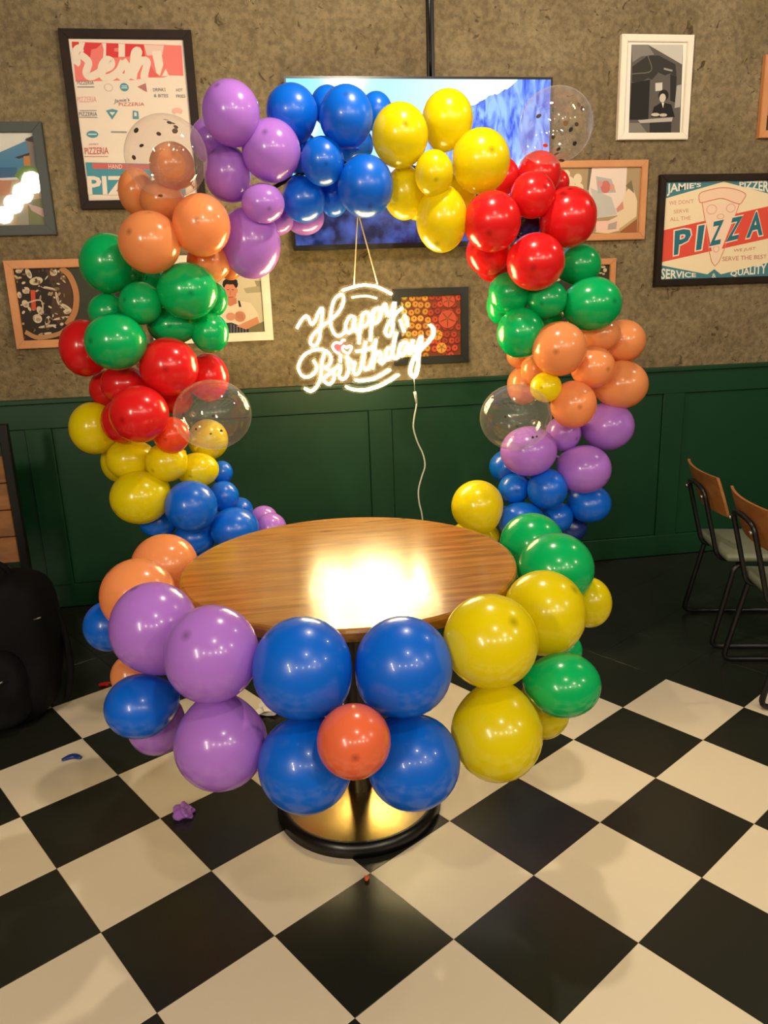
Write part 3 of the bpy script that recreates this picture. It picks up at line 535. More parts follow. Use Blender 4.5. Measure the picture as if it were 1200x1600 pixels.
ART = {
  'pizza': [
    ["p",[70,125,135],[[1.8305,1.9534],[2.1516,1.9492],[1.8425,1.8754]]],
    ["p",[70,125,135],[[2.1516,1.9492],[2.4582,1.956],[2.46,1.8764]]],
    ["t",[235,225,205],[[1.8526,1.8865],[2.0313,1.9235],[2.0296,1.9449],[1.8499,1.9461]],"JAMIE'S",0.025],
    ["t",[235,225,205],[[2.2405,1.9259],[2.448,1.8887],[2.4433,1.9502],[2.2384,1.9468]],"PIZZERIA",0.025],
    ["t",[205,140,120],[[1.8664,1.844],[1.9979,1.852],[1.9965,1.8699],[1.867,1.8643]],"WE DON'T",0],
    ["t",[205,140,120],[[1.8938,1.8041],[1.9736,1.8104],[1.9724,1.8266],[1.8926,1.8209]],"SERVE",0],
    ["t",[205,140,120],[[1.8771,1.7683],[1.9867,1.774],[1.9853,1.7921],[1.8759,1.7864]],"ALL THE",0],
    ["p",[222,80,62],[[1.8389,1.7256],[2.4606,1.8393],[2.4689,1.6822],[1.8366,1.5727]]],
    ["p",[243,210,182],[[2.0422,1.8572],[2.248,1.8478],[2.1384,1.5457]]],
    ["s",[215,125,105],[[2.0422,1.8572],[2.1384,1.5457],[2.248,1.8478]],0.004],
    ["p",[243,205,175],[[2.0233,1.8784],[2.0319,1.8992],[2.0858,1.9132],[2.1472,1.9213],[2.2103,1.9144],[2.2605,1.8987],[2.2774,1.8834],[2.2644,1.8596],[2.2518,1.8447],[2.2235,1.8482],[2.1518,1.8704],[2.0901,1.8624],[2.0494,1.8541],[2.03,1.8544]]],
    ["s",[205,120,105],[[2.03,1.8544],[2.0233,1.8784],[2.0319,1.8992],[2.0858,1.9132],[2.1472,1.9213],[2.2103,1.9144],[2.2605,1.8987],[2.2774,1.8834],[2.2644,1.8596],[2.2518,1.8447],[2.2235,1.8482],[2.1518,1.8704],[2.0901,1.8624],[2.0494,1.8541],[2.03,1.8544]],0.004],
    ["e",[225,170,145],[2.0972,1.8202],0.0292,0.0241,0],
    ["e",[243,210,182],[2.0972,1.8202],0.0243,0.0199,0],
    ["e",[225,170,145],[2.2013,1.8244],0.0266,0.0218,0],
    ["e",[243,210,182],[2.2013,1.8244],0.0217,0.0175,0],
    ["e",[225,170,145],[2.1381,1.6298],0.0184,0.0174,0],
    ["e",[243,210,182],[2.1381,1.6298],0.0134,0.0131,0],
    ["e",[225,170,145],[2.1489,1.786],0.021,0.0133,0],
    ["e",[243,210,182],[2.1489,1.786],0.0161,0.0091,0],
    ["t",[240,215,190],[[1.9123,1.6108],[1.9776,1.6215],[1.9935,1.7314],[1.9116,1.718]],"P",0.07],
    ["t",[45,110,125],[[1.9123,1.6108],[1.9776,1.6215],[1.9935,1.7314],[1.9116,1.718]],"P",0.03],
    ["t",[240,215,190],[[2.0327,1.6312],[2.0507,1.6339],[2.0585,1.7428],[2.0379,1.7396]],"I",0.07],
    ["t",[45,110,125],[[2.0327,1.6312],[2.0507,1.6339],[2.0585,1.7428],[2.0379,1.7396]],"I",0.03],
    ["t",[240,215,190],[[2.1013,1.6487],[2.1581,1.6584],[2.1661,1.7656],[2.1117,1.7563]],"Z",0.07],
    ["t",[45,110,125],[[2.1013,1.6487],[2.1581,1.6584],[2.1661,1.7656],[2.1117,1.7563]],"Z",0.03],
    ["t",[240,215,190],[[2.1912,1.6675],[2.2536,1.6797],[2.2685,1.7819],[2.211,1.7726]],"Z",0.07],
    ["t",[45,110,125],[[2.1912,1.6675],[2.2536,1.6797],[2.2685,1.7819],[2.211,1.7726]],"Z",0.03],
    ["t",[240,215,190],[[2.3029,1.6835],[2.3856,1.6965],[2.3685,1.805],[2.3201,1.7949]],"A",0.07],
    ["t",[45,110,125],[[2.3029,1.6835],[2.3856,1.6965],[2.3685,1.805],[2.3201,1.7949]],"A",0.03],
    ["t",[205,140,120],[[2.2356,1.6087],[2.3559,1.6181],[2.3577,1.6349],[2.2359,1.6274]],"WE JUST",0],
    ["t",[205,140,120],[[2.1774,1.5696],[2.4249,1.5768],[2.4229,1.5957],[2.1754,1.5916]],"SERVE THE BEST",0],
    ["p",[70,125,135],[[1.8347,1.5604],[2.0992,1.5072],[2.136,1.5319],[2.1739,1.505],[2.4841,1.5645],[2.4853,1.4881],[1.8307,1.4827]]],
    ["t",[235,225,205],[[1.8461,1.4916],[2.0364,1.4965],[2.035,1.5142],[1.8455,1.5434]],"SERVICE",0.025],
    ["t",[235,225,205],[[2.2287,1.4914],[2.4303,1.493],[2.4275,1.5527],[2.2278,1.5167]],"QUALITY",0.025],
    ["t",[235,225,205],[[2.1262,1.4894],[2.1482,1.49],[2.1464,1.5109],[2.1244,1.5103]],"&",0],
  ],
  'fresh': [
    ["p",[226,118,112],[[-0.8915,2.5414],[-0.4377,2.5311],[-0.4413,2.4127],[-0.4969,2.4147],[-0.5277,2.4054],[-0.5922,2.4051],[-0.6575,2.3948],[-0.897,2.388]]],
    ["p",[206,58,62],[[-0.8915,2.5414],[-0.863,2.5408],[-0.8649,2.5195],[-0.8936,2.5192]]],
    ["p",[206,58,62],[[-0.8375,2.5384],[-0.7691,2.5364],[-0.7933,2.5166],[-0.8156,2.5119],[-0.8242,2.4828],[-0.8479,2.4849],[-0.8492,2.5116]]],
    ["p",[206,58,62],[[-0.7513,2.5365],[-0.7017,2.5353],[-0.7026,2.5196],[-0.7208,2.5172],[-0.7222,2.506],[-0.7045,2.504],[-0.7081,2.4824],[-0.7591,2.482]]],
    ["p",[206,58,62],[[-0.6741,2.5346],[-0.5964,2.5327],[-0.5963,2.4778],[-0.6115,2.4732],[-0.6191,2.5137],[-0.643,2.5179],[-0.6614,2.4863],[-0.68,2.4853]]],
    ["p",[226,210,194],[[-0.863,2.5408],[-0.8375,2.5384],[-0.8492,2.5116],[-0.8649,2.5195]]],
    ["p",[226,210,194],[[-0.7687,2.5364],[-0.7513,2.5365],[-0.7591,2.482],[-0.7713,2.481],[-0.7649,2.5124]]],
    ["p",[226,210,194],[[-0.7007,2.5353],[-0.6741,2.5346],[-0.68,2.4853],[-0.7068,2.4851]]],
    ["p",[222,190,178],[[-0.595,2.5327],[-0.5119,2.5304],[-0.5234,2.4919],[-0.5874,2.4914]]],
    ["p",[226,210,194],[[-0.566,2.5074],[-0.5264,2.51],[-0.5223,2.4556],[-0.5419,2.4122],[-0.5555,2.4236]]],
    ["p",[215,95,92],[[-0.585,2.4688],[-0.5605,2.4235],[-0.5421,2.4099],[-0.587,2.4074]]],
    ["p",[226,210,194],[[-0.5141,2.4398],[-0.5021,2.4124],[-0.5347,2.4099]]],
    ["s",[226,210,194],[[-0.8483,2.5183],[-0.8729,2.5136],[-0.8833,2.4891],[-0.8791,2.4668],[-0.8882,2.4533]],0.028],
    ["s",[226,210,194],[[-0.866,2.4937],[-0.8419,2.476],[-0.8337,2.4581],[-0.849,2.4221],[-0.834,2.4077],[-0.8009,2.42],[-0.7746,2.436],[-0.7447,2.4497],[-0.7391,2.4678],[-0.7579,2.4721],[-0.7822,2.445],[-0.7805,2.4088],[-0.7542,2.4044],[-0.7121,2.4296],[-0.6879,2.4681]],0.03],
    ["s",[226,210,194],[[-0.6898,2.4726],[-0.675,2.4456],[-0.6746,2.4161],[-0.6932,2.4038],[-0.7139,2.4146]],0.03],
    ["s",[226,210,194],[[-0.6803,2.4093],[-0.6504,2.4548],[-0.6378,2.5],[-0.6199,2.5069],[-0.6406,2.4549],[-0.6571,2.398]],0.03],
    ["s",[226,210,194],[[-0.6517,2.4231],[-0.6197,2.4663],[-0.5899,2.4688],[-0.597,2.4415],[-0.6095,2.405],[-0.5927,2.4005]],0.03],
    ["t",[95,100,108],[[-0.8913,2.3766],[-0.822,2.3769],[-0.8215,2.3914],[-0.8893,2.3912]],"PIZZERIA",0],
    ["s",[95,100,108],[[-0.8925,2.3676],[-0.8222,2.3678]],0.003],
    ["e",[205,170,160],[-0.763,2.3656],0.0186,0.0156,0],
    ["e",[226,210,194],[-0.763,2.3656],0.0157,0.0128,0],
    ["e",[80,140,155],[-0.6966,2.3672],0.0187,0.0165,0],
    ["s",[190,205,205],[[-0.7069,2.3717],[-0.6848,2.3718]],0.004],
    ["s",[190,205,205],[[-0.7102,2.3644],[-0.6837,2.3645]],0.004],
    ["p",[175,110,110],[[-0.6407,2.3692],[-0.6045,2.3835],[-0.6026,2.3477]]],
    ["t",[95,100,108],[[-0.5774,2.3509],[-0.5236,2.3515],[-0.5221,2.3649],[-0.576,2.3639]],"DRINKS",0],
    ["t",[95,100,108],[[-0.576,2.3278],[-0.5152,2.327],[-0.5138,2.34],[-0.5746,2.3408]],"& BITES",0],
    ["t",[95,100,108],[[-0.4787,2.3502],[-0.4511,2.3503],[-0.4498,2.3628],[-0.4774,2.3627]],"HOT",0],
    ["t",[95,100,108],[[-0.4812,2.3261],[-0.4419,2.3261],[-0.4407,2.3387],[-0.4799,2.3386]],"FRIES",0],
    ["t",[228,165,158],[[-0.9006,2.3073],[-0.82,2.3092],[-0.8171,2.3312],[-0.8977,2.3288]],"PIZZERIA",0],
    ["t",[95,100,108],[[-0.7485,2.3],[-0.6814,2.3083],[-0.6793,2.3268],[-0.7425,2.3212]],"Jamie's",0],
    ["t",[195,110,100],[[-0.7287,2.293],[-0.6206,2.2939],[-0.6191,2.3074],[-0.7271,2.306]],"PIZZERIA",0],
    ["t",[95,100,108],[[-0.9003,2.2548],[-0.8246,2.2538],[-0.8227,2.269],[-0.8984,2.2691]],"PIZZERIA",0],
    ["s",[95,100,108],[[-0.8952,2.2751],[-0.8243,2.2751]],0.002],
    ["s",[95,100,108],[[-0.9011,2.2493],[-0.8239,2.2482]],0.002],
    ["p",[80,140,155],[[-0.7841,2.275],[-0.7572,2.2815],[-0.7339,2.275],[-0.7624,2.2397]]],
    ["p",[226,210,194],[[-0.7711,2.269],[-0.7464,2.2689],[-0.7605,2.255]]],
    ["p",[80,140,155],[[-0.6715,2.2749],[-0.649,2.2721],[-0.6496,2.2408],[-0.6753,2.2422]]],
    ["p",[226,210,194],[[-0.6663,2.2684],[-0.6565,2.2674],[-0.6572,2.2525],[-0.6682,2.2525]]],
    ["e",[225,170,160],[-0.4817,2.2719],0.0227,0.014,0],
    ["p",[226,210,194],[[-0.4926,2.2639],[-0.4725,2.2639],[-0.4746,2.2427],[-0.4948,2.2427]]],
    ["e",[80,140,155],[-0.8531,2.1811],0.0246,0.014,0],
    ["s",[190,205,205],[[-0.8713,2.1812],[-0.8359,2.181]],0.005],
    ["s",[150,145,145],[[-0.7739,2.1901],[-0.707,2.1888]],0.006],
    ["t",[205,120,110],[[-0.8747,2.1365],[-0.8336,2.1372],[-0.8326,2.1447],[-0.8737,2.1445]],"JAMIE'S",0],
    ["t",[198,92,84],[[-0.8943,2.1003],[-0.7948,2.1018],[-0.7939,2.1289],[-0.8942,2.1272]],"PIZZERIA",0],
    ["s",[205,120,110],[[-0.8989,2.0918],[-0.7977,2.0909]],0.002],
    ["p",[70,140,155],[[-0.8971,2.068],[-0.4764,2.0542],[-0.4789,1.9268],[-0.8974,1.9366]]],
    ["p",[195,95,95],[[-0.8693,2.0644],[-0.4792,2.0518],[-0.4812,2.0323],[-0.8698,2.0414]]],
    ["t",[230,205,195],[[-0.8025,2.0402],[-0.7449,2.0396],[-0.7427,2.0578],[-0.8016,2.0599]],"HAND",0],
    ["t",[226,210,194],[[-0.9008,1.9376],[-0.5689,1.9306],[-0.5661,2.0051],[-0.8964,2.0091]],"PIZZA",0.03],
  ],
  'village': [
    ["p",[215,212,205],[[-1.3546,2.2007],[-1.0839,2.1995],[-1.0891,1.7951],[-1.4211,1.8022]]],
    ["p",[72,128,165],[[-1.377,2.066],[-1.2455,2.1132],[-1.1326,2.1577],[-1.0951,2.1363],[-1.0972,2.014],[-1.3872,2.0053]]],
    ["p",[50,98,140],[[-1.3801,2.0478],[-1.1863,2.0518],[-1.1955,2.0121],[-1.3872,2.0053]]],
    ["p",[170,150,120],[[-1.3892,1.9931],[-1.1812,2.0027],[-1.0891,2.0477],[-1.0891,1.7951],[-1.4211,1.8022]]],
    ["p",[185,128,98],[[-1.3882,1.9992],[-1.2632,2.0006],[-1.2169,1.9957],[-1.2335,1.9415],[-1.4015,1.9193]]],
    ["p",[120,112,105],[[-1.1344,2.1667],[-1.0884,2.1815],[-1.0915,2.0447],[-1.1302,2.0482]]],
    ["p",[30,26,28],[[-1.1399,2.1595],[-1.0916,2.1815],[-1.0927,2.1484],[-1.1208,2.1534]]],
    ["p",[40,34,34],[[-1.1896,2.0915],[-1.1274,2.1092],[-1.1276,2.0989],[-1.1749,2.0853]]],
    ["p",[190,128,66],[[-1.1533,2.0955],[-1.1278,2.0977],[-1.1302,2.0562],[-1.1571,2.0577]]],
    ["p",[92,132,46],[[-1.2027,2.0183],[-1.1602,2.0577],[-1.0891,2.0477],[-1.0874,2.0293],[-1.1324,2.0329],[-1.1653,2.024],[-1.1791,1.9952]]],
    ["p",[112,120,84],[[-1.1626,1.9154],[-1.0844,1.9267],[-1.0891,1.7951],[-1.1752,1.797]]],
    ["p",[190,162,158],[[-1.1645,1.9029],[-1.0852,1.8764],[-1.0938,1.8386],[-1.1528,1.8745]]],
    ["p",[150,150,130],[[-1.2137,1.8724],[-1.1682,1.8779],[-1.1745,1.8148],[-1.2223,1.8158]]],
  ],
  'bw': [
    ["p",[238,230,216],[[1.5916,2.5555],[1.8891,2.5584],[1.9006,2.1656],[1.6053,2.1671]]],
    ["p",[92,86,80],[[1.6288,2.5541],[1.8893,2.5566],[1.9005,2.1675],[1.6355,2.1745]]],
    ["p",[198,192,182],[[1.7108,2.5548],[1.8893,2.5566],[1.889,2.4725],[1.816,2.5064]]],
    ["p",[130,125,118],[[1.6288,2.5541],[1.7108,2.5548],[1.7456,2.5122],[1.6817,2.5054],[1.6382,2.4799]]],
    ["p",[52,48,44],[[1.6382,2.4619],[1.7136,2.5092],[1.7694,2.5096],[1.8564,2.4723],[1.8656,2.4194],[1.8319,2.4339],[1.8054,2.4246],[1.772,2.4372],[1.7415,2.4061],[1.7195,2.4124],[1.6881,2.3968],[1.6398,2.3939]]],
    ["s",[110,105,98],[[1.7136,2.5092],[1.7337,2.4443],[1.6378,2.4302]],0.004],
    ["s",[150,145,138],[[1.798,2.4537],[1.842,2.4449]],0.008],
    ["p",[30,28,26],[[1.6378,2.3911],[1.7307,2.4061],[1.7327,2.2323],[1.6356,2.2325]]],
    ["p",[205,200,190],[[1.7587,2.3915],[1.7943,2.3944],[1.7966,2.3604],[1.7609,2.3567]]],
    ["p",[40,36,34],[[1.8321,2.4312],[1.8656,2.4194],[1.8682,2.3068],[1.8401,2.3161]]],
    ["p",[170,164,155],[[1.8684,2.3809],[1.8922,2.3855],[1.8938,2.2881],[1.8644,2.2835]]],
    ["e",[30,27,25],[1.8036,2.3383],0.0262,0.0258,0],
    ["e",[205,192,175],[1.7999,2.3272],0.0164,0.0194,0],
    ["p",[24,21,20],[[1.7462,2.2435],[1.7576,2.2882],[1.7968,2.3086],[1.8468,2.2993],[1.8684,2.2432]]],
    ["p",[225,215,200],[[1.7958,2.3068],[1.8089,2.3068],[1.805,2.2835]]],
    ["p",[178,170,160],[[1.6782,2.2306],[1.8584,2.2432],[1.8542,2.2244],[1.692,2.2174]]],
    ["e",[200,188,172],[1.7674,2.2547],0.022,0.0074,0],
    ["e",[190,178,162],[1.8082,2.2527],0.0198,0.0075,0],
    ["p",[45,42,40],[[1.7401,2.2182],[1.8521,2.2226],[1.8536,2.1696],[1.7431,2.1702]]],
    ["p",[128,120,110],[[1.6363,2.2185],[1.6876,2.2184],[1.7343,2.1702],[1.6355,2.1745]]],
  ],
  'food': [
    ["p",[168,142,106],[[1.1692,2.0292],[1.6996,2.0245],[1.702,1.719],[1.1751,1.7252]]],
    ["e",[222,200,170],[1.2137,1.9732],0.0217,0.0235,0],
    ["e",[222,200,170],[1.2714,1.9853],0.0242,0.0257,0],
    ["e",[222,200,170],[1.3405,1.95],0.0293,0.0345,0],
    ["e",[222,200,170],[1.3837,1.971],0.022,0.025,0],
    ["e",[222,200,170],[1.39,1.932],0.0245,0.0217,0],
    ["e",[222,200,170],[1.3245,1.9933],0.0195,0.0193,0],
    ["p",[110,100,85],[[1.438,2.0242],[1.4551,2.024],[1.4421,1.9182],[1.4321,1.9227]]],
    ["p",[228,206,192],[[1.4551,2.024],[1.6352,2.0208],[1.6344,1.8934],[1.624,1.805],[1.4844,1.7898],[1.4421,1.9182]]],
    ["p",[190,185,175],[[1.449,1.9312],[1.5599,1.8858],[1.5938,1.8055],[1.4894,1.7897]]],
    ["p",[175,172,168],[[1.4764,1.9828],[1.556,1.9689],[1.5838,1.9074],[1.4896,1.9044]]],
    ["e",[198,112,100],[1.5279,1.9335],0.0258,0.0288,0],
    ["e",[205,150,140],[1.4976,1.9479],0.0138,0.0152,0],
    ["e",[210,150,135],[1.5628,1.9295],0.0119,0.0175,0],
    ["p",[226,200,166],[[1.6383,1.9153],[1.667,1.939],[1.6962,1.8659],[1.6964,1.7924],[1.6076,1.73],[1.5477,1.717],[1.4821,1.7251],[1.5254,1.7667],[1.5942,1.7966]]],
    ["p",[120,110,80],[[1.6321,1.9373],[1.6607,1.9632],[1.6791,1.9015],[1.6426,1.9284]]],
    ["p",[205,140,120],[[1.5875,1.8323],[1.6208,1.8671],[1.6276,1.8316],[1.5934,1.8144]]],
    ["p",[235,190,175],[[1.485,1.7765],[1.6052,1.7785],[1.6074,1.7336],[1.4868,1.7318]]],
    ["p",[170,160,150],[[1.5507,1.7618],[1.5953,1.7743],[1.5921,1.7385],[1.5469,1.735]]],
    ["p",[150,92,52],[[1.6127,1.7299],[1.6996,1.7879],[1.702,1.719],[1.6157,1.7209]]],
    ["p",[185,160,115],[[1.6072,1.7381],[1.6976,1.7969],[1.6984,1.7834],[1.6154,1.7267]]],
  ],
  'mush': [
    ["p",[46,36,30],[[-1.2597,1.6349],[-0.8233,1.6244],[-0.863,1.3],[-1.2666,1.3183]]],
    ["p",[60,62,48],[[-1.0354,1.6285],[-0.8233,1.6244],[-0.863,1.3],[-1.0523,1.3093]]],
    ["p",[78,54,40],[[-1.1335,1.6313],[-1.0616,1.6292],[-1.0178,1.5639],[-1.035,1.4371],[-1.0985,1.3647],[-1.1354,1.434],[-1.108,1.5335]]],
    ["e",[205,186,158],[-1.2052,1.6091],0.0117,0.0235,0.3],
    ["e",[160,138,112],[-1.2032,1.6051],0.0064,0.0094,0.3],
    ["e",[205,186,158],[-1.1776,1.5754],0.03,0.0171,0.2],
    ["e",[160,138,112],[-1.1755,1.5714],0.0165,0.0068,0.2],
    ["e",[205,186,158],[-1.2272,1.5361],0.0169,0.0144,0.5],
    ["e",[160,138,112],[-1.2252,1.532],0.0093,0.0058,0.5],
    ["e",[205,186,158],[-1.1266,1.5421],0.0368,0.0059,-0.25],
    ["e",[160,138,112],[-1.1245,1.538],0.0202,0.0024,-0.25],
    ["e",[205,186,158],[-1.0967,1.4964],0.0059,0.0306,0.1],
    ["e",[160,138,112],[-1.0947,1.4923],0.0033,0.0123,0.1],
    ["e",[205,186,158],[-1.1788,1.4457],0.0145,0.02,0.4],
    ["e",[160,138,112],[-1.1768,1.4416],0.008,0.008,0.4],
    ["e",[205,186,158],[-1.0657,1.4571],0.0293,0.0094,-0.6],
    ["e",[160,138,112],[-1.0636,1.453],0.0161,0.0037,-0.6],
    ["e",[205,186,158],[-1.1952,1.4106],0.0198,0.0201,0],
    ["e",[160,138,112],[-1.1931,1.4064],0.0108,0.0081,0],
    ["e",[205,186,158],[-1.0924,1.4087],0.0373,0.0054,0.15],
    ["e",[160,138,112],[-1.0903,1.4046],0.0205,0.0021,0.15],
    ["e",[205,186,158],[-1.1523,1.3995],0.0106,0.0228,-0.4],
    ["e",[160,138,112],[-1.1503,1.3953],0.0059,0.0092,-0.4],
    ["e",[205,186,158],[-1.1571,1.3752],0.0411,0.0061,0.1],
    ["e",[160,138,112],[-1.1551,1.371],0.0226,0.0025,0.1],
    ["e",[205,186,158],[-1.0968,1.6125],0.0157,0.017,0],
    ["e",[160,138,112],[-1.0948,1.6085],0.0087,0.0068,0],
    ["e",[205,186,158],[-1.2582,1.5172],0.0091,0.0145,0],
    ["e",[160,138,112],[-1.2562,1.5132],0.005,0.0058,0],
    ["e",[205,186,158],[-1.2458,1.6201],0.0142,0.0091,0],
    ["e",[160,138,112],[-1.2438,1.6161],0.0078,0.0037,0],
    ["e",[205,186,158],[-1.0616,1.438],0.0186,0.0108,0.2],
    ["e",[160,138,112],[-1.0595,1.4339],0.0102,0.0043,0.2],
    ["e",[205,186,158],[-1.2379,1.4779],0.0143,0.0173,0.5],
    ["e",[160,138,112],[-1.2359,1.4738],0.0079,0.007,0.5],
    ["e",[205,186,158],[-1.1688,1.3402],0.0265,0.0068,0.2],
    ["e",[160,138,112],[-1.1668,1.336],0.0146,0.0028,0.2],
    ["e",[60,46,36],[-1.1565,1.4001],0.0126,0.0057,1.266974989996251],
    ["e",[120,96,70],[-1.2725,1.4897],0.0096,0.0062,-1.1603821060405668],
    ["e",[190,165,130],[-1.1679,1.5531],0.0043,0.0036,0.6935511503382727],
    ["e",[86,62,44],[-1.1781,1.573],0.0048,0.0057,-1.0836977448032905],
    ["e",[205,186,158],[-1.1306,1.5883],0.0128,0.0027,0.8207811090830228],
    ["e",[120,96,70],[-1.0582,1.5742],0.0062,0.0064,0.11767040661243189],
    ["e",[60,46,36],[-1.121,1.5643],0.0052,0.0064,-0.35032952654088545],
    ["e",[120,96,70],[-1.2717,1.5051],0.0058,0.004,0.9522009328702836],
    ["e",[60,46,36],[-1.158,1.4455],0.0066,0.0039,0.9555542239412125],
    ["e",[86,62,44],[-1.1684,1.532],0.0079,0.0033,-0.7314544921718639],
    ["e",[165,140,108],[-1.0963,1.3327],0.0118,0.0028,0.8632149119413026],
    ["e",[205,186,158],[-1.205,1.4526],0.0078,0.0055,0.37113909323170535],
    ["e",[120,96,70],[-1.0575,1.5884],0.0125,0.0064,-0.466854560840964],
    ["e",[86,62,44],[-1.205,1.4692],0.0043,0.0056,0.8916800327739987],
    ["e",[205,186,158],[-1.0745,1.6139],0.0053,0.0047,-0.41212354038460886],
    ["e",[60,46,36],[-1.2381,1.5464],0.0085,0.0039,-0.5496000430098684],
    ["e",[120,96,70],[-1.2229,1.6057],0.0102,0.0038,-0.04861867811837528],
    ["e",[190,165,130],[-1.1065,1.6014],0.0085,0.0043,-0.787990188437138],
    ["e",[86,62,44],[-1.1666,1.3742],0.0098,0.0033,1.437151862295032],
    ["e",[165,140,108],[-1.1558,1.3814],0.0116,0.0033,0.6949932701300297],
    ["e",[86,62,44],[-1.0802,1.432],0.0044,0.0044,-1.0522639663792264],
    ["e",[86,62,44],[-1.0887,1.5358],0.0124,0.0051,-0.9921302726267077],
    ["e",[60,46,36],[-1.1883,1.3331],0.0105,0.0046,-0.6269321485590751],
    ["e",[86,62,44],[-1.1775,1.5837],0.0113,0.0047,-0.9618113049798096],
    ["e",[120,96,70],[-1.0932,1.3582],0.0042,0.0039,0.8460569131694848],
    ["e",[165,140,108],[-1.0866,1.5153],0.0101,0.0053,0.7789162093184681],
    ["e",[165,140,108],[-1.2113,1.4138],0.0115,0.0038,1.4428698574948973],
    ["e",[165,140,108],[-1.1457,1.3323],0.0098,0.0051,-1.465258028932575],
    ["e",[60,46,36],[-1.1513,1.5513],0.006,0.0037,0.001047372388175205],
    ["e",[165,140,108],[-1.1285,1.5182],0.0096,0.0056,0.9845660047635962],
    ["e",[60,46,36],[-1.2205,1.3711],0.0077,0.0042,-0.4969822276054452],
    ["e",[120,96,70],[-1.2722,1.3302],0.0116,0.0065,-0.06828320139218436],
    ["e",[60,46,36],[-1.1406,1.4064],0.0075,0.0052,1.3086744453201882],
    ["e",[165,140,108],[-1.1885,1.3405],0.0095,0.0059,0.4106000051805241],
    ["e",[120,96,70],[-1.1042,1.6175],0.009,0.0051,-0.9577717508590633],
    ["e",[60,46,36],[-1.1024,1.5711],0.0037,0.0045,-0.8212722130325701],
    ["e",[165,140,108],[-1.2517,1.5899],0.0126,0.0045,0.1449622221810567],
    ["e",[60,46,36],[-1.1841,1.5217],0.0093,0.005,-0.7864607710089857],
    ["e",[86,62,44],[-1.0636,1.6245],0.0126,0.006,1.099203723260934],
    ["e",[205,186,158],[-1.1335,1.4597],0.0087,0.0039,-0.6141560030306685],
    ["e",[165,140,108],[-1.19,1.336],0.0128,0.006,-0.24269421974026906],
    ["e",[165,140,108],[-1.1106,1.4294],0.0079,0.0033,-0.3517609038086429],
    ["e",[120,96,70],[-1.1641,1.5673],0.0093,0.0041,1.1804009972883431],
    ["e",[190,165,130],[-1.2619,1.5979],0.0121,0.0048,-0.5236805983754333],
    ["e",[86,62,44],[-1.0934,1.453],0.0076,0.0035,-0.6255162549113906],
    ["e",[120,96,70],[-1.0645,1.5089],0.0092,0.0037,1.4429416872740393],
    ["e",[165,140,108],[-1.1695,1.5015],0.0126,0.0039,1.2886336211800207],
    ["e",[60,46,36],[-1.2277,1.6222],0.0092,0.0044,-0.6206907024984846],
    ["e",[205,186,158],[-1.1256,1.3724],0.0082,0.005,-0.7695847987699554],
    ["e",[86,62,44],[-1.1575,1.6163],0.0059,0.0032,1.4664756123511928],
    ["e",[86,62,44],[-1.2221,1.4441],0.0084,0.0061,1.1419793831588305],
    ["e",[120,96,70],[-1.066,1.6199],0.0062,0.0047,-0.49163506298724924],
    ["e",[86,62,44],[-1.2178,1.468],0.0068,0.0054,0.9379138780565119],
    ["e",[190,165,130],[-1.2291,1.6286],0.0076,0.0061,1.1638217275013174],
    ["e",[86,62,44],[-1.1412,1.6225],0.009,0.0053,1.35980349702169],
    ["e",[86,62,44],[-1.1561,1.3636],0.0081,0.0055,0.6588283225104545],
    ["e",[205,186,158],[-1.0842,1.4833],0.0063,0.0027,0.8369931675379001],
    ["e",[86,62,44],[-1.1612,1.4294],0.0123,0.0032,-0.06476216699407766],
    ["e",[165,140,108],[-1.1617,1.476],0.0086,0.0043,0.12421868320904017],
    ["e",[165,140,108],[-1.2807,1.4077],0.0113,0.0059,0.49080421646310723],
    ["e",[205,186,158],[-1.2852,1.411],0.013,0.0055,-1.353321229143999],
    ["e",[60,46,36],[-1.0861,1.5588],0.0114,0.0031,1.1845395669629992],
    ["e",[86,62,44],[-1.0737,1.4082],0.0048,0.0052,-0.25819125468905124],
    ["e",[205,186,158],[-1.2513,1.4407],0.0087,0.0053,0.7365782053471488],
    ["e",[205,186,158],[-1.2233,1.4555],0.0106,0.0062,-1.0970013809956112],
    ["e",[190,165,130],[-1.179,1.5327],0.0081,0.004,0.4684641966417029],
    ["e",[165,140,108],[-1.0669,1.5829],0.0048,0.0051,0.0175323104166214],
    ["e",[190,165,130],[-1.0856,1.4556],0.0055,0.0029,-0.7931031155394707],
    ["e",[120,96,70],[-1.0909,1.5393],0.0113,0.0061,-0.1399853213857214],
    ["e",[205,186,158],[-1.18,1.5884],0.0096,0.003,0.5038596474218267],
    ["e",[190,165,130],[-1.2434,1.5923],0.0076,0.0041,-0.11209337084439586],
    ["e",[190,165,130],[-1.0551,1.5918],0.0036,0.0055,-1.3390224237387656],
    ["e",[60,46,36],[-1.2689,1.3389],0.0111,0.0058,-1.2486686116599115],
    ["e",[120,96,70],[-1.0826,1.4751],0.0047,0.0052,-0.437105212305102],
    ["e",[190,165,130],[-1.2221,1.5284],0.0101,0.0058,-0.3655833422446535],
    ["e",[165,140,108],[-1.1179,1.5173],0.0112,0.0044,1.0547284117836901],
    ["e",[190,165,130],[-1.1728,1.4471],0.0054,0.0034,-1.310155635394184],
    ["e",[120,96,70],[-1.2578,1.5741],0.0036,0.0062,-0.057023793580069704],
    ["e",[86,62,44],[-1.0944,1.6254],0.0062,0.0063,1.2651413849438318],
    ["e",[120,96,70],[-1.209,1.4886],0.0048,0.0033,-0.3760977193176629],
    ["e",[120,96,70],[-1.2145,1.3592],0.0088,0.0031,0.9552776849613518],
    ["e",[205,186,158],[-1.1256,1.4207],0.0081,0.0028,1.2735595051645845],
    ["e",[60,46,36],[-1.2208,1.3414],0.0035,0.0045,1.0463937732295179],
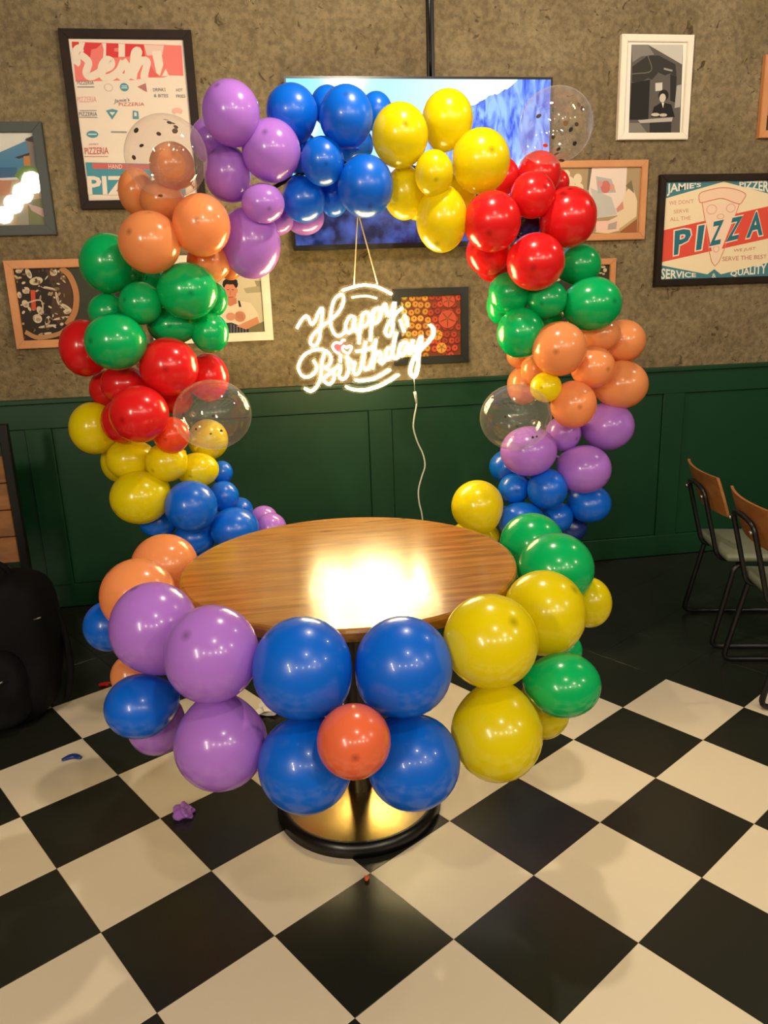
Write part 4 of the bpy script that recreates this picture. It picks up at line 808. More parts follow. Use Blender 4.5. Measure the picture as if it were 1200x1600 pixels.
    ["e",[165,140,108],[-1.26,1.3906],0.0062,0.0054,0.6878940089106145],
    ["e",[205,186,158],[-1.2315,1.5689],0.0088,0.0052,0.3527444914222677],
    ["e",[60,46,36],[-1.0918,1.4086],0.0064,0.0046,-0.6505703762126268],
    ["e",[120,96,70],[-1.1316,1.4066],0.0111,0.0034,-0.8736932439994414],
    ["e",[60,46,36],[-1.2759,1.4459],0.0128,0.0026,-1.317399424619215],
    ["e",[205,186,158],[-1.1079,1.501],0.0036,0.006,1.0118013140322257],
    ["e",[60,46,36],[-1.178,1.3391],0.004,0.0064,-0.02651937845468577],
    ["e",[120,96,70],[-1.0588,1.6083],0.0097,0.0046,0.8446451438994425],
    ["e",[86,62,44],[-1.2856,1.3766],0.0063,0.0029,-1.387186334651656],
    ["e",[190,165,130],[-1.0563,1.57],0.0097,0.0034,-0.7988303061345279],
    ["e",[205,186,158],[-1.0921,1.3823],0.0087,0.0065,0.2948595302262418],
    ["e",[205,186,158],[-1.0827,1.5602],0.0077,0.004,-0.23045809034804954],
    ["s",[182,124,76],[[-1.0616,1.6292],[-1.0274,1.5907],[-1.0108,1.517],[-1.027,1.4368],[-1.07,1.3772]],0.026],
    ["s",[176,128,84],[[-1.2565,1.354],[-1.2042,1.3266],[-1.1156,1.3381],[-1.0795,1.3571]],0.02],
    ["s",[196,76,46],[[-1.1964,1.5364],[-1.2046,1.45]],0.02],
    ["s",[200,175,145],[[-1.2585,1.472],[-1.1733,1.4924],[-1.1665,1.4486],[-1.1967,1.4228]],0.006],
  ],
  'chef': [
    ["p",[206,192,166],[[-0.7205,1.702],[-0.1514,1.6878],[-0.1658,1.3059],[-0.7645,1.3219]]],
    ["p",[170,158,130],[[-0.2552,1.5135],[-0.159,1.5267],[-0.1614,1.4941],[-0.2458,1.4914]]],
    ["p",[150,140,112],[[-0.2022,1.547],[-0.1621,1.5458],[-0.1616,1.5213],[-0.1932,1.5196]]],
    ["p",[118,108,76],[[-0.2474,1.3315],[-0.1657,1.3618],[-0.1658,1.3059],[-0.2494,1.3065]]],
    ["p",[120,112,90],[[-0.7205,1.702],[-0.4209,1.6945],[-0.4792,1.313],[-0.7645,1.3219]]],
    ["p",[228,208,186],[[-0.4342,1.3167],[-0.4079,1.4205],[-0.3387,1.4482],[-0.2819,1.4599],[-0.227,1.4459],[-0.1995,1.4019],[-0.193,1.3601],[-0.2702,1.3296],[-0.3341,1.3071]]],
    ["e",[36,26,22],[-0.3157,1.5344],0.0365,0.0279,0],
    ["e",[208,134,104],[-0.3187,1.4992],0.0299,0.0411,0],
    ["p",[200,124,96],[[-0.3421,1.4728],[-0.2922,1.4711],[-0.2914,1.4465],[-0.3232,1.4339],[-0.3498,1.4485]]],
    ["e",[36,26,22],[-0.3124,1.5467],0.0321,0.0139,0],
    ["e",[208,134,104],[-0.2878,1.5037],0.0045,0.0108,0],
    ["s",[70,45,38],[[-0.3334,1.5095],[-0.3222,1.5102]],0.003],
    ["s",[70,45,38],[[-0.3111,1.5098],[-0.3002,1.5079]],0.003],
    ["s",[150,70,60],[[-0.3308,1.4752],[-0.3074,1.476]],0.004],
    ["s",[185,108,84],[[-0.3171,1.5046],[-0.3207,1.4895],[-0.3152,1.4883]],0.004],
    ["p",[38,38,44],[[-0.2865,1.4589],[-0.2776,1.4586],[-0.2721,1.4294],[-0.2833,1.4298]]],
    ["p",[46,46,56],[[-0.3968,1.3596],[-0.324,1.3595],[-0.245,1.3258],[-0.2495,1.3048],[-0.4013,1.3098]]],
    ["s",[150,150,155],[[-0.3273,1.3541],[-0.3311,1.3092]],0.002],
    ["s",[150,150,155],[[-0.3136,1.3497],[-0.3171,1.3086]],0.002],
    ["s",[150,150,155],[[-0.2999,1.3453],[-0.303,1.3081]],0.002],
    ["s",[150,150,155],[[-0.2862,1.3409],[-0.2889,1.3075]],0.002],
    ["s",[150,150,155],[[-0.2724,1.3364],[-0.2748,1.3069]],0.002],
    ["s",[150,150,155],[[-0.2587,1.332],[-0.2607,1.3064]],0.002],
    ["p",[206,138,108],[[-0.303,1.3421],[-0.2009,1.3826],[-0.1937,1.3517],[-0.2592,1.3253]]],
    ["e",[206,134,106],[-0.2825,1.3856],0.027,0.0253,0],
    ["e",[214,146,118],[-0.3261,1.3873],0.0224,0.0187,0],
    ["s",[170,98,76],[[-0.2965,1.4055],[-0.2932,1.3777]],0.002],
    ["s",[170,98,76],[[-0.2879,1.4019],[-0.2856,1.3747]],0.002],
    ["s",[170,98,76],[[-0.2792,1.3982],[-0.278,1.3716]],0.002],
    ["s",[170,98,76],[[-0.2705,1.3946],[-0.2704,1.3686]],0.002],
  ],
  'veg': [
    ["p",[120,60,34],[[0.3707,1.4634],[0.8057,1.459],[0.7903,1.1437],[0.3593,1.1591]]],
    ["e",[129,99,50],[0.3838,1.4512],0.0167,0.0169,0],
    ["e",[208,180,84],[0.3839,1.4542],0.0146,0.0139,0],
    ["e",[113,98,46],[0.3849,1.4551],0.0036,0.004,0],
    ["e",[129,99,51],[0.4155,1.4504],0.0168,0.0169,0],
    ["e",[208,181,85],[0.4156,1.4534],0.0147,0.0139,0],
    ["e",[113,98,46],[0.4167,1.4544],0.0036,0.004,0],
    ["e",[142,109,56],[0.4542,1.4432],0.0169,0.017,0],
    ["e",[230,199,93],[0.4543,1.4462],0.0148,0.014,0],
    ["e",[113,98,46],[0.4554,1.4472],0.0036,0.004,0],
    ["e",[124,96,49],[0.4811,1.4444],0.0168,0.017,0],
    ["e",[201,174,82],[0.4811,1.4474],0.0148,0.014,0],
    ["e",[113,98,46],[0.4822,1.4484],0.0036,0.004,0],
    ["e",[122,94,48],[0.5134,1.4468],0.0169,0.017,0],
    ["e",[197,171,80],[0.5135,1.4498],0.0148,0.014,0],
    ["e",[113,98,46],[0.5146,1.4507],0.0036,0.004,0],
    ["e",[141,84,38],[0.5524,1.4397],0.017,0.017,0],
    ["e",[228,154,63],[0.5525,1.4427],0.0148,0.014,0],
    ["e",[111,75,31],[0.5536,1.4436],0.0036,0.004,0],
    ["e",[123,74,33],[0.5843,1.4437],0.017,0.017,0],
    ["e",[199,135,55],[0.5844,1.4467],0.0149,0.014,0],
    ["e",[111,75,31],[0.5855,1.4477],0.0036,0.004,0],
    ["e",[143,85,38],[0.6157,1.4383],0.0171,0.0171,0],
    ["e",[231,156,64],[0.6158,1.4413],0.0149,0.0141,0],
    ["e",[111,75,31],[0.6169,1.4423],0.0036,0.004,0],
    ["e",[115,38,28],[0.651,1.4423],0.0171,0.0171,0],
    ["e",[185,70,46],[0.6511,1.4453],0.0149,0.0141,0],
    ["e",[95,36,24],[0.6521,1.4463],0.0037,0.004,0],
    ["e",[102,34,24],[0.6823,1.4378],0.0171,0.0172,0],
    ["e",[164,62,41],[0.6823,1.4409],0.015,0.0141,0],
    ["e",[95,36,24],[0.6834,1.4418],0.0037,0.0041,0],
    ["e",[125,42,30],[0.7138,1.4401],0.0172,0.0172,0],
    ["e",[201,76,51],[0.7139,1.4432],0.015,0.0141,0],
    ["e",[95,36,24],[0.715,1.4441],0.0036,0.0041,0],
    ["e",[105,35,25],[0.7505,1.4352],0.0172,0.0172,0],
    ["e",[170,64,43],[0.7505,1.4382],0.0151,0.0142,0],
    ["e",[95,36,24],[0.7516,1.4392],0.0036,0.004,0],
    ["e",[123,41,30],[0.7842,1.4338],0.0173,0.0172,0],
    ["e",[199,75,50],[0.7842,1.4369],0.0152,0.0141,0],
    ["e",[95,36,24],[0.7853,1.4378],0.0037,0.0041,0],
    ["e",[129,99,51],[0.4022,1.4133],0.0168,0.017,0],
    ["e",[209,181,85],[0.4023,1.4163],0.0147,0.014,0],
    ["e",[113,98,46],[0.4034,1.4173],0.0036,0.004,0],
    ["e",[120,92,47],[0.4327,1.4129],0.0168,0.017,0],
    ["e",[194,168,79],[0.4328,1.4159],0.0147,0.014,0],
    ["e",[113,98,46],[0.4339,1.4168],0.0035,0.0041,0],
    ["e",[116,89,45],[0.4627,1.4087],0.0169,0.0171,0],
    ["e",[187,162,76],[0.4628,1.4118],0.0148,0.014,0],
    ["e",[113,98,46],[0.4639,1.4127],0.0036,0.004,0],
    ["e",[125,96,49],[0.4933,1.4092],0.0169,0.017,0],
    ["e",[201,175,82],[0.4934,1.4122],0.0148,0.014,0],
    ["e",[113,98,46],[0.4945,1.4131],0.0036,0.0041,0],
    ["e",[127,98,50],[0.5303,1.4091],0.017,0.0171,0],
    ["e",[205,178,83],[0.5304,1.4121],0.0148,0.0141,0],
    ["e",[113,98,46],[0.5315,1.4131],0.0036,0.004,0],
    ["e",[127,76,34],[0.5672,1.41],0.017,0.0171,0],
    ["e",[205,139,57],[0.5672,1.413],0.0149,0.0141,0],
    ["e",[111,75,31],[0.5683,1.414],0.0036,0.004,0],
    ["e",[122,73,33],[0.5933,1.4056],0.0171,0.0171,0],
    ["e",[197,133,55],[0.5934,1.4086],0.0149,0.0141,0],
    ["e",[111,75,31],[0.5945,1.4096],0.0036,0.004,0],
    ["e",[124,74,33],[0.6276,1.4034],0.0171,0.0172,0],
    ["e",[200,135,56],[0.6277,1.4065],0.015,0.0141,0],
    ["e",[111,75,31],[0.6288,1.4074],0.0036,0.0041,0],
    ["e",[99,33,24],[0.6625,1.4009],0.0172,0.0172,0],
    ["e",[160,60,40],[0.6626,1.404],0.015,0.0141,0],
    ["e",[95,36,24],[0.6637,1.4049],0.0036,0.0041,0],
    ["e",[120,40,29],[0.6916,1.4054],0.0172,0.0172,0],
    ["e",[193,73,48],[0.6916,1.4084],0.015,0.0142,0],
    ["e",[95,36,24],[0.6927,1.4094],0.0037,0.004,0],
    ["e",[106,35,26],[0.7296,1.4039],0.0173,0.0173,0],
    ["e",[172,65,43],[0.7297,1.407],0.0151,0.0142,0],
    ["e",[95,36,24],[0.7308,1.408],0.0036,0.004,0],
    ["e",[97,32,23],[0.7593,1.4011],0.0172,0.0173,0],
    ["e",[157,59,39],[0.7593,1.4042],0.0151,0.0142,0],
    ["e",[95,36,24],[0.7604,1.4051],0.0036,0.0041,0],
    ["e",[149,115,59],[0.3871,1.3779],0.0168,0.0171,0],
    ["e",[241,209,98],[0.3872,1.3809],0.0147,0.0141,0],
    ["e",[113,98,46],[0.3883,1.3819],0.0036,0.004,0],
    ["e",[150,115,59],[0.412,1.3806],0.0168,0.0171,0],
    ["e",[242,209,98],[0.4121,1.3836],0.0147,0.0141,0],
    ["e",[113,98,46],[0.4132,1.3845],0.0035,0.0041,0],
    ["e",[149,114,58],[0.451,1.3782],0.0169,0.0171,0],
    ["e",[240,208,98],[0.4511,1.3812],0.0148,0.0141,0],
    ["e",[113,98,46],[0.4522,1.3821],0.0036,0.0041,0],
    ["e",[125,96,49],[0.4823,1.3737],0.017,0.0172,0],
    ["e",[202,175,82],[0.4824,1.3767],0.0148,0.0142,0],
    ["e",[113,98,46],[0.4835,1.3777],0.0036,0.004,0],
    ["e",[119,92,47],[0.5116,1.3757],0.017,0.0171,0],
    ["e",[193,167,78],[0.5117,1.3787],0.0149,0.0141,0],
    ["e",[113,98,46],[0.5128,1.3797],0.0036,0.004,0],
    ["e",[124,74,33],[0.5461,1.3702],0.017,0.0172,0],
    ["e",[201,135,56],[0.5461,1.3732],0.0149,0.0142,0],
    ["e",[111,75,31],[0.5472,1.3742],0.0036,0.0041,0],
    ["e",[118,71,32],[0.5761,1.3765],0.017,0.0172,0],
    ["e",[191,129,53],[0.5761,1.3796],0.015,0.0141,0],
    ["e",[111,75,31],[0.5772,1.3805],0.0037,0.0041,0],
    ["e",[123,73,33],[0.6157,1.3725],0.0171,0.0172,0],
    ["e",[198,134,55],[0.6158,1.3755],0.015,0.0142,0],
    ["e",[111,75,31],[0.6169,1.3765],0.0036,0.0041,0],
    ["e",[109,36,26],[0.6429,1.3665],0.0172,0.0172,0],
    ["e",[176,66,44],[0.643,1.3695],0.015,0.0142,0],
    ["e",[95,36,24],[0.6441,1.3705],0.0036,0.004,0],
    ["e",[98,33,24],[0.6773,1.3727],0.0172,0.0173,0],
    ["e",[158,60,40],[0.6773,1.3758],0.0151,0.0142,0],
    ["e",[95,36,24],[0.6784,1.3767],0.0037,0.0041,0],
    ["e",[101,34,24],[0.7102,1.3665],0.0173,0.0173,0],
    ["e",[163,61,41],[0.7103,1.3695],0.0151,0.0143,0],
    ["e",[95,36,24],[0.7114,1.3705],0.0036,0.0041,0],
    ["e",[104,35,25],[0.7426,1.3668],0.0173,0.0173,0],
    ["e",[168,63,42],[0.7426,1.3699],0.0152,0.0142,0],
    ["e",[95,36,24],[0.7437,1.3708],0.0037,0.0041,0],
    ["e",[112,37,27],[0.7844,1.3683],0.0174,0.0173,0],
    ["e",[181,68,45],[0.7845,1.3713],0.0151,0.0143,0],
    ["e",[95,36,24],[0.7856,1.3723],0.0036,0.0041,0],
    ["e",[150,116,59],[0.3992,1.3457],0.0169,0.0172,0],
    ["e",[243,211,99],[0.3993,1.3488],0.0148,0.0141,0],
    ["e",[113,98,46],[0.4004,1.3497],0.0036,0.0041,0],
    ["e",[129,99,51],[0.4295,1.3459],0.0169,0.0172,0],
    ["e",[209,181,85],[0.4296,1.349],0.0147,0.0141,0],
    ["e",[113,98,46],[0.4306,1.3499],0.0036,0.0041,0],
    ["e",[123,95,48],[0.4585,1.3434],0.0169,0.0172,0],
    ["e",[199,173,81],[0.4585,1.3464],0.0149,0.0142,0],
    ["e",[113,98,46],[0.4596,1.3474],0.0036,0.004,0],
    ["e",[133,102,52],[0.4985,1.3385],0.017,0.0173,0],
    ["e",[214,186,87],[0.4985,1.3416],0.0149,0.0142,0],
    ["e",[113,98,46],[0.4996,1.3425],0.0037,0.0041,0],
    ["e",[123,95,48],[0.5243,1.3422],0.017,0.0173,0],
    ["e",[199,173,81],[0.5243,1.3453],0.0149,0.0142,0],
    ["e",[113,98,46],[0.5254,1.3462],0.0036,0.0041,0],
    ["e",[143,86,38],[0.5588,1.3411],0.0171,0.0173,0],
    ["e",[232,156,64],[0.5589,1.3442],0.0149,0.0142,0],
    ["e",[111,75,31],[0.56,1.3451],0.0036,0.0041,0],
    ["e",[146,87,39],[0.5914,1.3413],0.0171,0.0173,0],
    ["e",[235,159,65],[0.5914,1.3444],0.015,0.0142,0],
    ["e",[111,75,31],[0.5925,1.3454],0.0037,0.004,0],
    ["e",[127,76,34],[0.6281,1.3323],0.0172,0.0173,0],
    ["e",[205,138,57],[0.6281,1.3353],0.0151,0.0143,0],
    ["e",[111,75,31],[0.6292,1.3363],0.0037,0.0041,0],
    ["e",[120,40,29],[0.6643,1.3336],0.0173,0.0174,0],
    ["e",[194,73,49],[0.6644,1.3367],0.015,0.0143,0],
    ["e",[95,36,24],[0.6655,1.3377],0.0036,0.0041,0],
    ["e",[99,33,24],[0.6964,1.3337],0.0173,0.0174,0],
    ["e",[160,60,40],[0.6964,1.3368],0.0152,0.0143,0],
    ["e",[95,36,24],[0.6975,1.3378],0.0037,0.0041,0],
    ["e",[124,41,30],[0.7252,1.3295],0.0173,0.0174,0],
    ["e",[200,75,50],[0.7253,1.3326],0.0151,0.0143,0],
    ["e",[95,36,24],[0.7264,1.3336],0.0036,0.0041,0],
    ["e",[116,39,28],[0.765,1.3324],0.0174,0.0174,0],
    ["e",[188,71,47],[0.7651,1.3355],0.0152,0.0143,0],
    ["e",[95,36,24],[0.7662,1.3365],0.0037,0.0041,0],
    ["e",[138,106,54],[0.3835,1.3109],0.0169,0.0172,0],
    ["e",[223,194,91],[0.3836,1.3139],0.0148,0.0142,0],
    ["e",[113,98,46],[0.3847,1.3149],0.0036,0.0041,0],
    ["e",[148,114,58],[0.4153,1.3117],0.0169,0.0173,0],
    ["e",[239,207,97],[0.4154,1.3148],0.0148,0.0142,0],
    ["e",[113,98,46],[0.4164,1.3158],0.0036,0.004,0],
    ["e",[150,115,59],[0.4504,1.3119],0.017,0.0173,0],
    ["e",[242,210,98],[0.4505,1.315],0.0149,0.0142,0],
    ["e",[113,98,46],[0.4516,1.316],0.0036,0.004,0],
    ["e",[116,89,45],[0.4832,1.3058],0.0171,0.0173,0],
    ["e",[187,162,76],[0.4833,1.3089],0.0149,0.0142,0],
    ["e",[113,98,46],[0.4844,1.3098],0.0036,0.0041,0],
    ["e",[150,115,59],[0.5158,1.3089],0.0171,0.0174,0],
    ["e",[242,210,98],[0.5159,1.312],0.0149,0.0143,0],
    ["e",[113,98,46],[0.517,1.313],0.0036,0.004,0],
    ["e",[118,71,32],[0.547,1.3082],0.0171,0.0174,0],
    ["e",[191,129,53],[0.547,1.3113],0.015,0.0143,0],
    ["e",[111,75,31],[0.5481,1.3123],0.0037,0.0041,0],
    ["e",[139,83,37],[0.5798,1.3028],0.0171,0.0174,0],
    ["e",[225,152,62],[0.5798,1.3059],0.015,0.0143,0],
    ["e",[111,75,31],[0.5809,1.3068],0.0037,0.0041,0],
    ["e",[112,67,30],[0.6156,1.3043],0.0172,0.0174,0],
    ["e",[182,123,50],[0.6157,1.3073],0.015,0.0144,0],
    ["e",[111,75,31],[0.6167,1.3083],0.0037,0.0041,0],
    ["e",[123,41,30],[0.6489,1.3046],0.0173,0.0175,0],
    ["e",[199,75,50],[0.649,1.3077],0.0151,0.0144,0],
    ["e",[95,36,24],[0.6501,1.3087],0.0036,0.0041,0],
    ["e",[120,40,29],[0.6753,1.297],0.0173,0.0175,0],
    ["e",[194,73,49],[0.6753,1.3001],0.0152,0.0144,0],
    ["e",[95,36,24],[0.6764,1.3011],0.0037,0.0041,0],
    ["e",[123,41,30],[0.7154,1.2976],0.0174,0.0175,0],
    ["e",[199,75,50],[0.7155,1.3007],0.0152,0.0144,0],
    ["e",[95,36,24],[0.7166,1.3017],0.0037,0.0041,0],
    ["e",[106,35,26],[0.7432,1.2955],0.0174,0.0175,0],
    ["e",[172,65,43],[0.7432,1.2986],0.0152,0.0144,0],
    ["e",[95,36,24],[0.7443,1.2996],0.0037,0.0041,0],
    ["e",[111,37,27],[0.7829,1.2931],0.0174,0.0175,0],
    ["e",[179,67,45],[0.7829,1.2962],0.0153,0.0144,0],
    ["e",[95,36,24],[0.784,1.2972],0.0037,0.0041,0],
    ["e",[116,89,45],[0.3948,1.2799],0.0169,0.0173,0],
    ["e",[187,162,76],[0.3949,1.2829],0.0148,0.0143,0],
    ["e",[113,98,46],[0.396,1.2839],0.0036,0.0041,0],
    ["e",[146,112,57],[0.4281,1.2747],0.017,0.0174,0],
    ["e",[236,204,96],[0.4282,1.2778],0.0149,0.0143,0],
    ["e",[113,98,46],[0.4293,1.2788],0.0036,0.004,0],
    ["e",[128,98,50],[0.4612,1.2762],0.0171,0.0174,0],
    ["e",[206,179,84],[0.4613,1.2793],0.0149,0.0143,0],
    ["e",[113,98,46],[0.4624,1.2803],0.0036,0.0041,0],
    ["e",[115,88,45],[0.4955,1.2717],0.0171,0.0174,0],
    ["e",[185,161,75],[0.4956,1.2748],0.015,0.0143,0],
    ["e",[113,98,46],[0.4967,1.2757],0.0036,0.0041,0],
    ["e",[118,90,46],[0.5292,1.2678],0.0171,0.0174,0],
    ["e",[190,165,77],[0.5293,1.2709],0.015,0.0143,0],
    ["e",[113,98,46],[0.5304,1.2719],0.0036,0.0041,0],
    ["e",[141,84,38],[0.56,1.2702],0.0171,0.0175,0],
    ["e",[227,153,63],[0.56,1.2733],0.0151,0.0144,0],
    ["e",[111,75,31],[0.5611,1.2743],0.0037,0.0041,0],
    ["e",[130,78,35],[0.5913,1.2702],0.0172,0.0174,0],
    ["e",[210,141,58],[0.5914,1.2732],0.015,0.0144,0],
    ["e",[111,75,31],[0.5925,1.2742],0.0036,0.0041,0],
    ["e",[116,70,31],[0.6303,1.2697],0.0173,0.0175,0],
    ["e",[188,127,52],[0.6304,1.2728],0.0151,0.0144,0],
    ["e",[111,75,31],[0.6315,1.2738],0.0037,0.0041,0],
    ["e",[112,37,27],[0.6607,1.2619],0.0173,0.0176,0],
    ["e",[181,68,45],[0.6608,1.265],0.0151,0.0145,0],
    ["e",[95,36,24],[0.6619,1.266],0.0036,0.0042,0],
    ["e",[120,40,29],[0.6926,1.2609],0.0174,0.0175,0],
    ["e",[194,73,49],[0.6927,1.264],0.0152,0.0144,0],
    ["e",[95,36,24],[0.6938,1.2649],0.0037,0.0042,0],
    ["e",[102,34,25],[0.7231,1.2594],0.0174,0.0176,0],
    ["e",[165,62,41],[0.7231,1.2625],0.0153,0.0145,0],
    ["e",[95,36,24],[0.7242,1.2635],0.0037,0.0042,0],
    ["e",[109,36,26],[0.7589,1.2583],0.0174,0.0176,0],
    ["e",[176,66,44],[0.7589,1.2614],0.0153,0.0145,0],
    ["e",[95,36,24],[0.76,1.2624],0.0037,0.0042,0],
    ["e",[120,92,47],[0.3816,1.2444],0.017,0.0174,0],
    ["e",[194,168,79],[0.3817,1.2474],0.0149,0.0144,0],
    ["e",[113,98,46],[0.3828,1.2484],0.0036,0.0041,0],
    ["e",[134,103,53],[0.4112,1.2418],0.0171,0.0174,0],
    ["e",[217,188,88],[0.4114,1.2449],0.0148,0.0143,0],
    ["e",[113,98,46],[0.4124,1.2458],0.0037,0.0041,0],
    ["e",[115,88,45],[0.4476,1.2372],0.0171,0.0174,0],
    ["e",[185,161,75],[0.4477,1.2403],0.0149,0.0143,0],
    ["e",[113,98,46],[0.4488,1.2413],0.0036,0.0041,0],
    ["e",[132,102,52],[0.4757,1.2374],0.0171,0.0174,0],
    ["e",[213,185,87],[0.4758,1.2404],0.0149,0.0144,0],
    ["e",[113,98,46],[0.4769,1.2414],0.0036,0.0041,0],
    ["e",[117,90,46],[0.5123,1.2363],0.0172,0.0175,0],
    ["e",[189,164,77],[0.5124,1.2394],0.015,0.0144,0],
    ["e",[113,98,46],[0.5135,1.2404],0.0036,0.0041,0],
    ["e",[125,75,33],[0.5414,1.2321],0.0172,0.0175,0],
    ["e",[202,136,56],[0.5415,1.2352],0.0151,0.0144,0],
    ["e",[111,75,31],[0.5426,1.2362],0.0037,0.0041,0],
    ["e",[135,81,36],[0.5792,1.2293],0.0173,0.0176,0],
    ["e",[218,147,60],[0.5793,1.2324],0.0151,0.0145,0],
    ["e",[111,75,31],[0.5804,1.2334],0.0037,0.0042,0],
    ["e",[124,74,33],[0.612,1.2311],0.0172,0.0175,0],
    ["e",[200,135,55],[0.612,1.2342],0.0151,0.0144,0],
    ["e",[111,75,31],[0.6131,1.2352],0.0037,0.0041,0],
    ["e",[124,41,30],[0.6475,1.2307],0.0174,0.0176,0],
    ["e",[200,76,50],[0.6476,1.2339],0.0151,0.0144,0],
    ["e",[95,36,24],[0.6487,1.2348],0.0037,0.0042,0],
    ["e",[120,40,29],[0.6758,1.2262],0.0174,0.0177,0],
    ["e",[194,73,49],[0.6759,1.2293],0.0152,0.0146,0],
    ["e",[95,36,24],[0.677,1.2303],0.0037,0.0042,0],
    ["e",[100,33,24],[0.7122,1.2282],0.0174,0.0177,0],
    ["e",[162,61,41],[0.7123,1.2313],0.0152,0.0146,0],
    ["e",[95,36,24],[0.7134,1.2323],0.0037,0.0042,0],
    ["e",[116,39,28],[0.7474,1.2274],0.0175,0.0177,0],
    ["e",[188,71,47],[0.7474,1.2305],0.0153,0.0146,0],
    ["e",[95,36,24],[0.7485,1.2315],0.0037,0.0042,0],
    ["e",[101,33,24],[0.7757,1.2285],0.0175,0.0177,0],
    ["e",[162,61,41],[0.7757,1.2317],0.0153,0.0145,0],
    ["e",[95,36,24],[0.7768,1.2327],0.0037,0.0041,0],
    ["e",[147,113,58],[0.3947,1.2088],0.017,0.0175,0],
    ["e",[238,206,97],[0.3948,1.2119],0.0149,0.0144,0],
    ["e",[113,98,46],[0.3959,1.2129],0.0036,0.0041,0],
    ["e",[127,98,50],[0.4239,1.2042],0.017,0.0176,0],
    ["e",[205,178,83],[0.424,1.2073],0.0149,0.0145,0],
    ["e",[113,98,46],[0.4251,1.2083],0.0036,0.0041,0],
    ["e",[129,99,51],[0.4592,1.2067],0.0171,0.0175,0],
    ["e",[208,181,85],[0.4593,1.2098],0.015,0.0144,0],
    ["e",[113,98,46],[0.4604,1.2108],0.0036,0.0041,0],
    ["e",[138,106,54],[0.4951,1.2044],0.0171,0.0176,0],
    ["e",[223,194,91],[0.4952,1.2075],0.015,0.0145,0],
    ["e",[113,98,46],[0.4963,1.2085],0.0036,0.0041,0],
    ["e",[115,89,45],[0.5231,1.2022],0.0172,0.0176,0],
    ["e",[186,161,75],[0.5232,1.2053],0.015,0.0145,0],
    ["e",[113,98,46],[0.5243,1.2063],0.0036,0.0041,0],
    ["e",[142,85,38],[0.5537,1.1955],0.0172,0.0176,0],
    ["e",[229,155,64],[0.5537,1.1986],0.0151,0.0145,0],
    ["e",[111,75,31],[0.5548,1.1996],0.0037,0.0041,0],
    ["e",[146,88,39],[0.5939,1.1949],0.0173,0.0176,0],
    ["e",[237,160,66],[0.594,1.198],0.0151,0.0145,0],
    ["e",[111,75,31],[0.5951,1.199],0.0036,0.0042,0],
    ["e",[130,78,35],[0.6219,1.1955],0.0174,0.0177,0],
    ["e",[210,142,58],[0.622,1.1986],0.0151,0.0146,0],
    ["e",[111,75,31],[0.6231,1.1996],0.0037,0.0042,0],
    ["e",[119,40,29],[0.6591,1.1909],0.0174,0.0178,0],
    ["e",[193,73,48],[0.6591,1.1941],0.0153,0.0146,0],
    ["e",[95,36,24],[0.6602,1.1951],0.0037,0.0041,0],
    ["e",[116,39,28],[0.6964,1.1962],0.0174,0.0177,0],
    ["e",[187,71,47],[0.6964,1.1993],0.0153,0.0146,0],
    ["e",[95,36,24],[0.6975,1.2003],0.0037,0.0042,0],
    ["e",[115,38,28],[0.7275,1.1896],0.0175,0.0177,0],
    ["e",[186,70,47],[0.7276,1.1927],0.0153,0.0146,0],
    ["e",[95,36,24],[0.7287,1.1937],0.0037,0.0042,0],
    ["e",[125,42,30],[0.7629,1.1917],0.0175,0.0178,0],
    ["e",[201,76,50],[0.7629,1.1949],0.0153,0.0146,0],
    ["e",[95,36,24],[0.764,1.1959],0.0037,0.0041,0],
    ["e",[126,97,49],[0.4073,1.1726],0.0171,0.0176,0],
    ["e",[204,177,83],[0.4074,1.1757],0.015,0.0145,0],
    ["e",[113,98,46],[0.4085,1.1767],0.0036,0.0042,0],
    ["e",[129,99,51],[0.4787,1.168],0.0172,0.0177,0],
    ["e",[208,181,85],[0.4788,1.1711],0.015,0.0146,0],
    ["e",[113,98,46],[0.4799,1.1721],0.0036,0.0042,0],
    ["e",[129,99,51],[0.5113,1.1675],0.0172,0.0177,0],
    ["e",[209,181,85],[0.5114,1.1706],0.0151,0.0146,0],
    ["e",[113,98,46],[0.5125,1.1716],0.0037,0.0042,0],
    ["e",[132,79,35],[0.5378,1.1672],0.0173,0.0176,0],
    ["e",[213,144,59],[0.5379,1.1703],0.0151,0.0145,0],
    ["e",[111,75,31],[0.539,1.1713],0.0037,0.0041,0],
    ["e",[125,75,34],[0.5771,1.1618],0.0173,0.0177,0],
    ["e",[203,137,56],[0.5771,1.1649],0.0152,0.0146,0],
    ["e",[111,75,31],[0.5783,1.1659],0.0036,0.0042,0],
    ["e",[118,70,32],[0.6129,1.1601],0.0174,0.0178,0],
    ["e",[191,129,53],[0.613,1.1632],0.0152,0.0147,0],
    ["e",[111,75,31],[0.6141,1.1642],0.0037,0.0042,0],
    ["e",[99,33,24],[0.7112,1.1583],0.0175,0.0178,0],
    ["e",[160,60,40],[0.7113,1.1614],0.0153,0.0147,0],
    ["e",[95,36,24],[0.7124,1.1624],0.0037,0.0042,0],
    ["e",[125,42,30],[0.7421,1.1576],0.0176,0.0179,0],
    ["e",[201,76,50],[0.7422,1.1608],0.0153,0.0147,0],
    ["e",[95,36,24],[0.7433,1.1618],0.0037,0.0042,0],
    ["e",[117,50,34],[0.7267,1.3325],0.0477,0.045,0],
    ["e",[196,84,58],[0.7267,1.3356],0.0455,0.0429,0],
    ["s",[141,60,41],[[0.7268,1.3387],[0.7636,1.3234]],0.006],
    ["s",[141,60,41],[[0.7268,1.3387],[0.7268,1.2989]],0.006],
    ["s",[141,60,41],[[0.7268,1.3387],[0.6901,1.3251]],0.006],
    ["s",[141,60,41],[[0.7268,1.3387],[0.704,1.3656]],0.006],
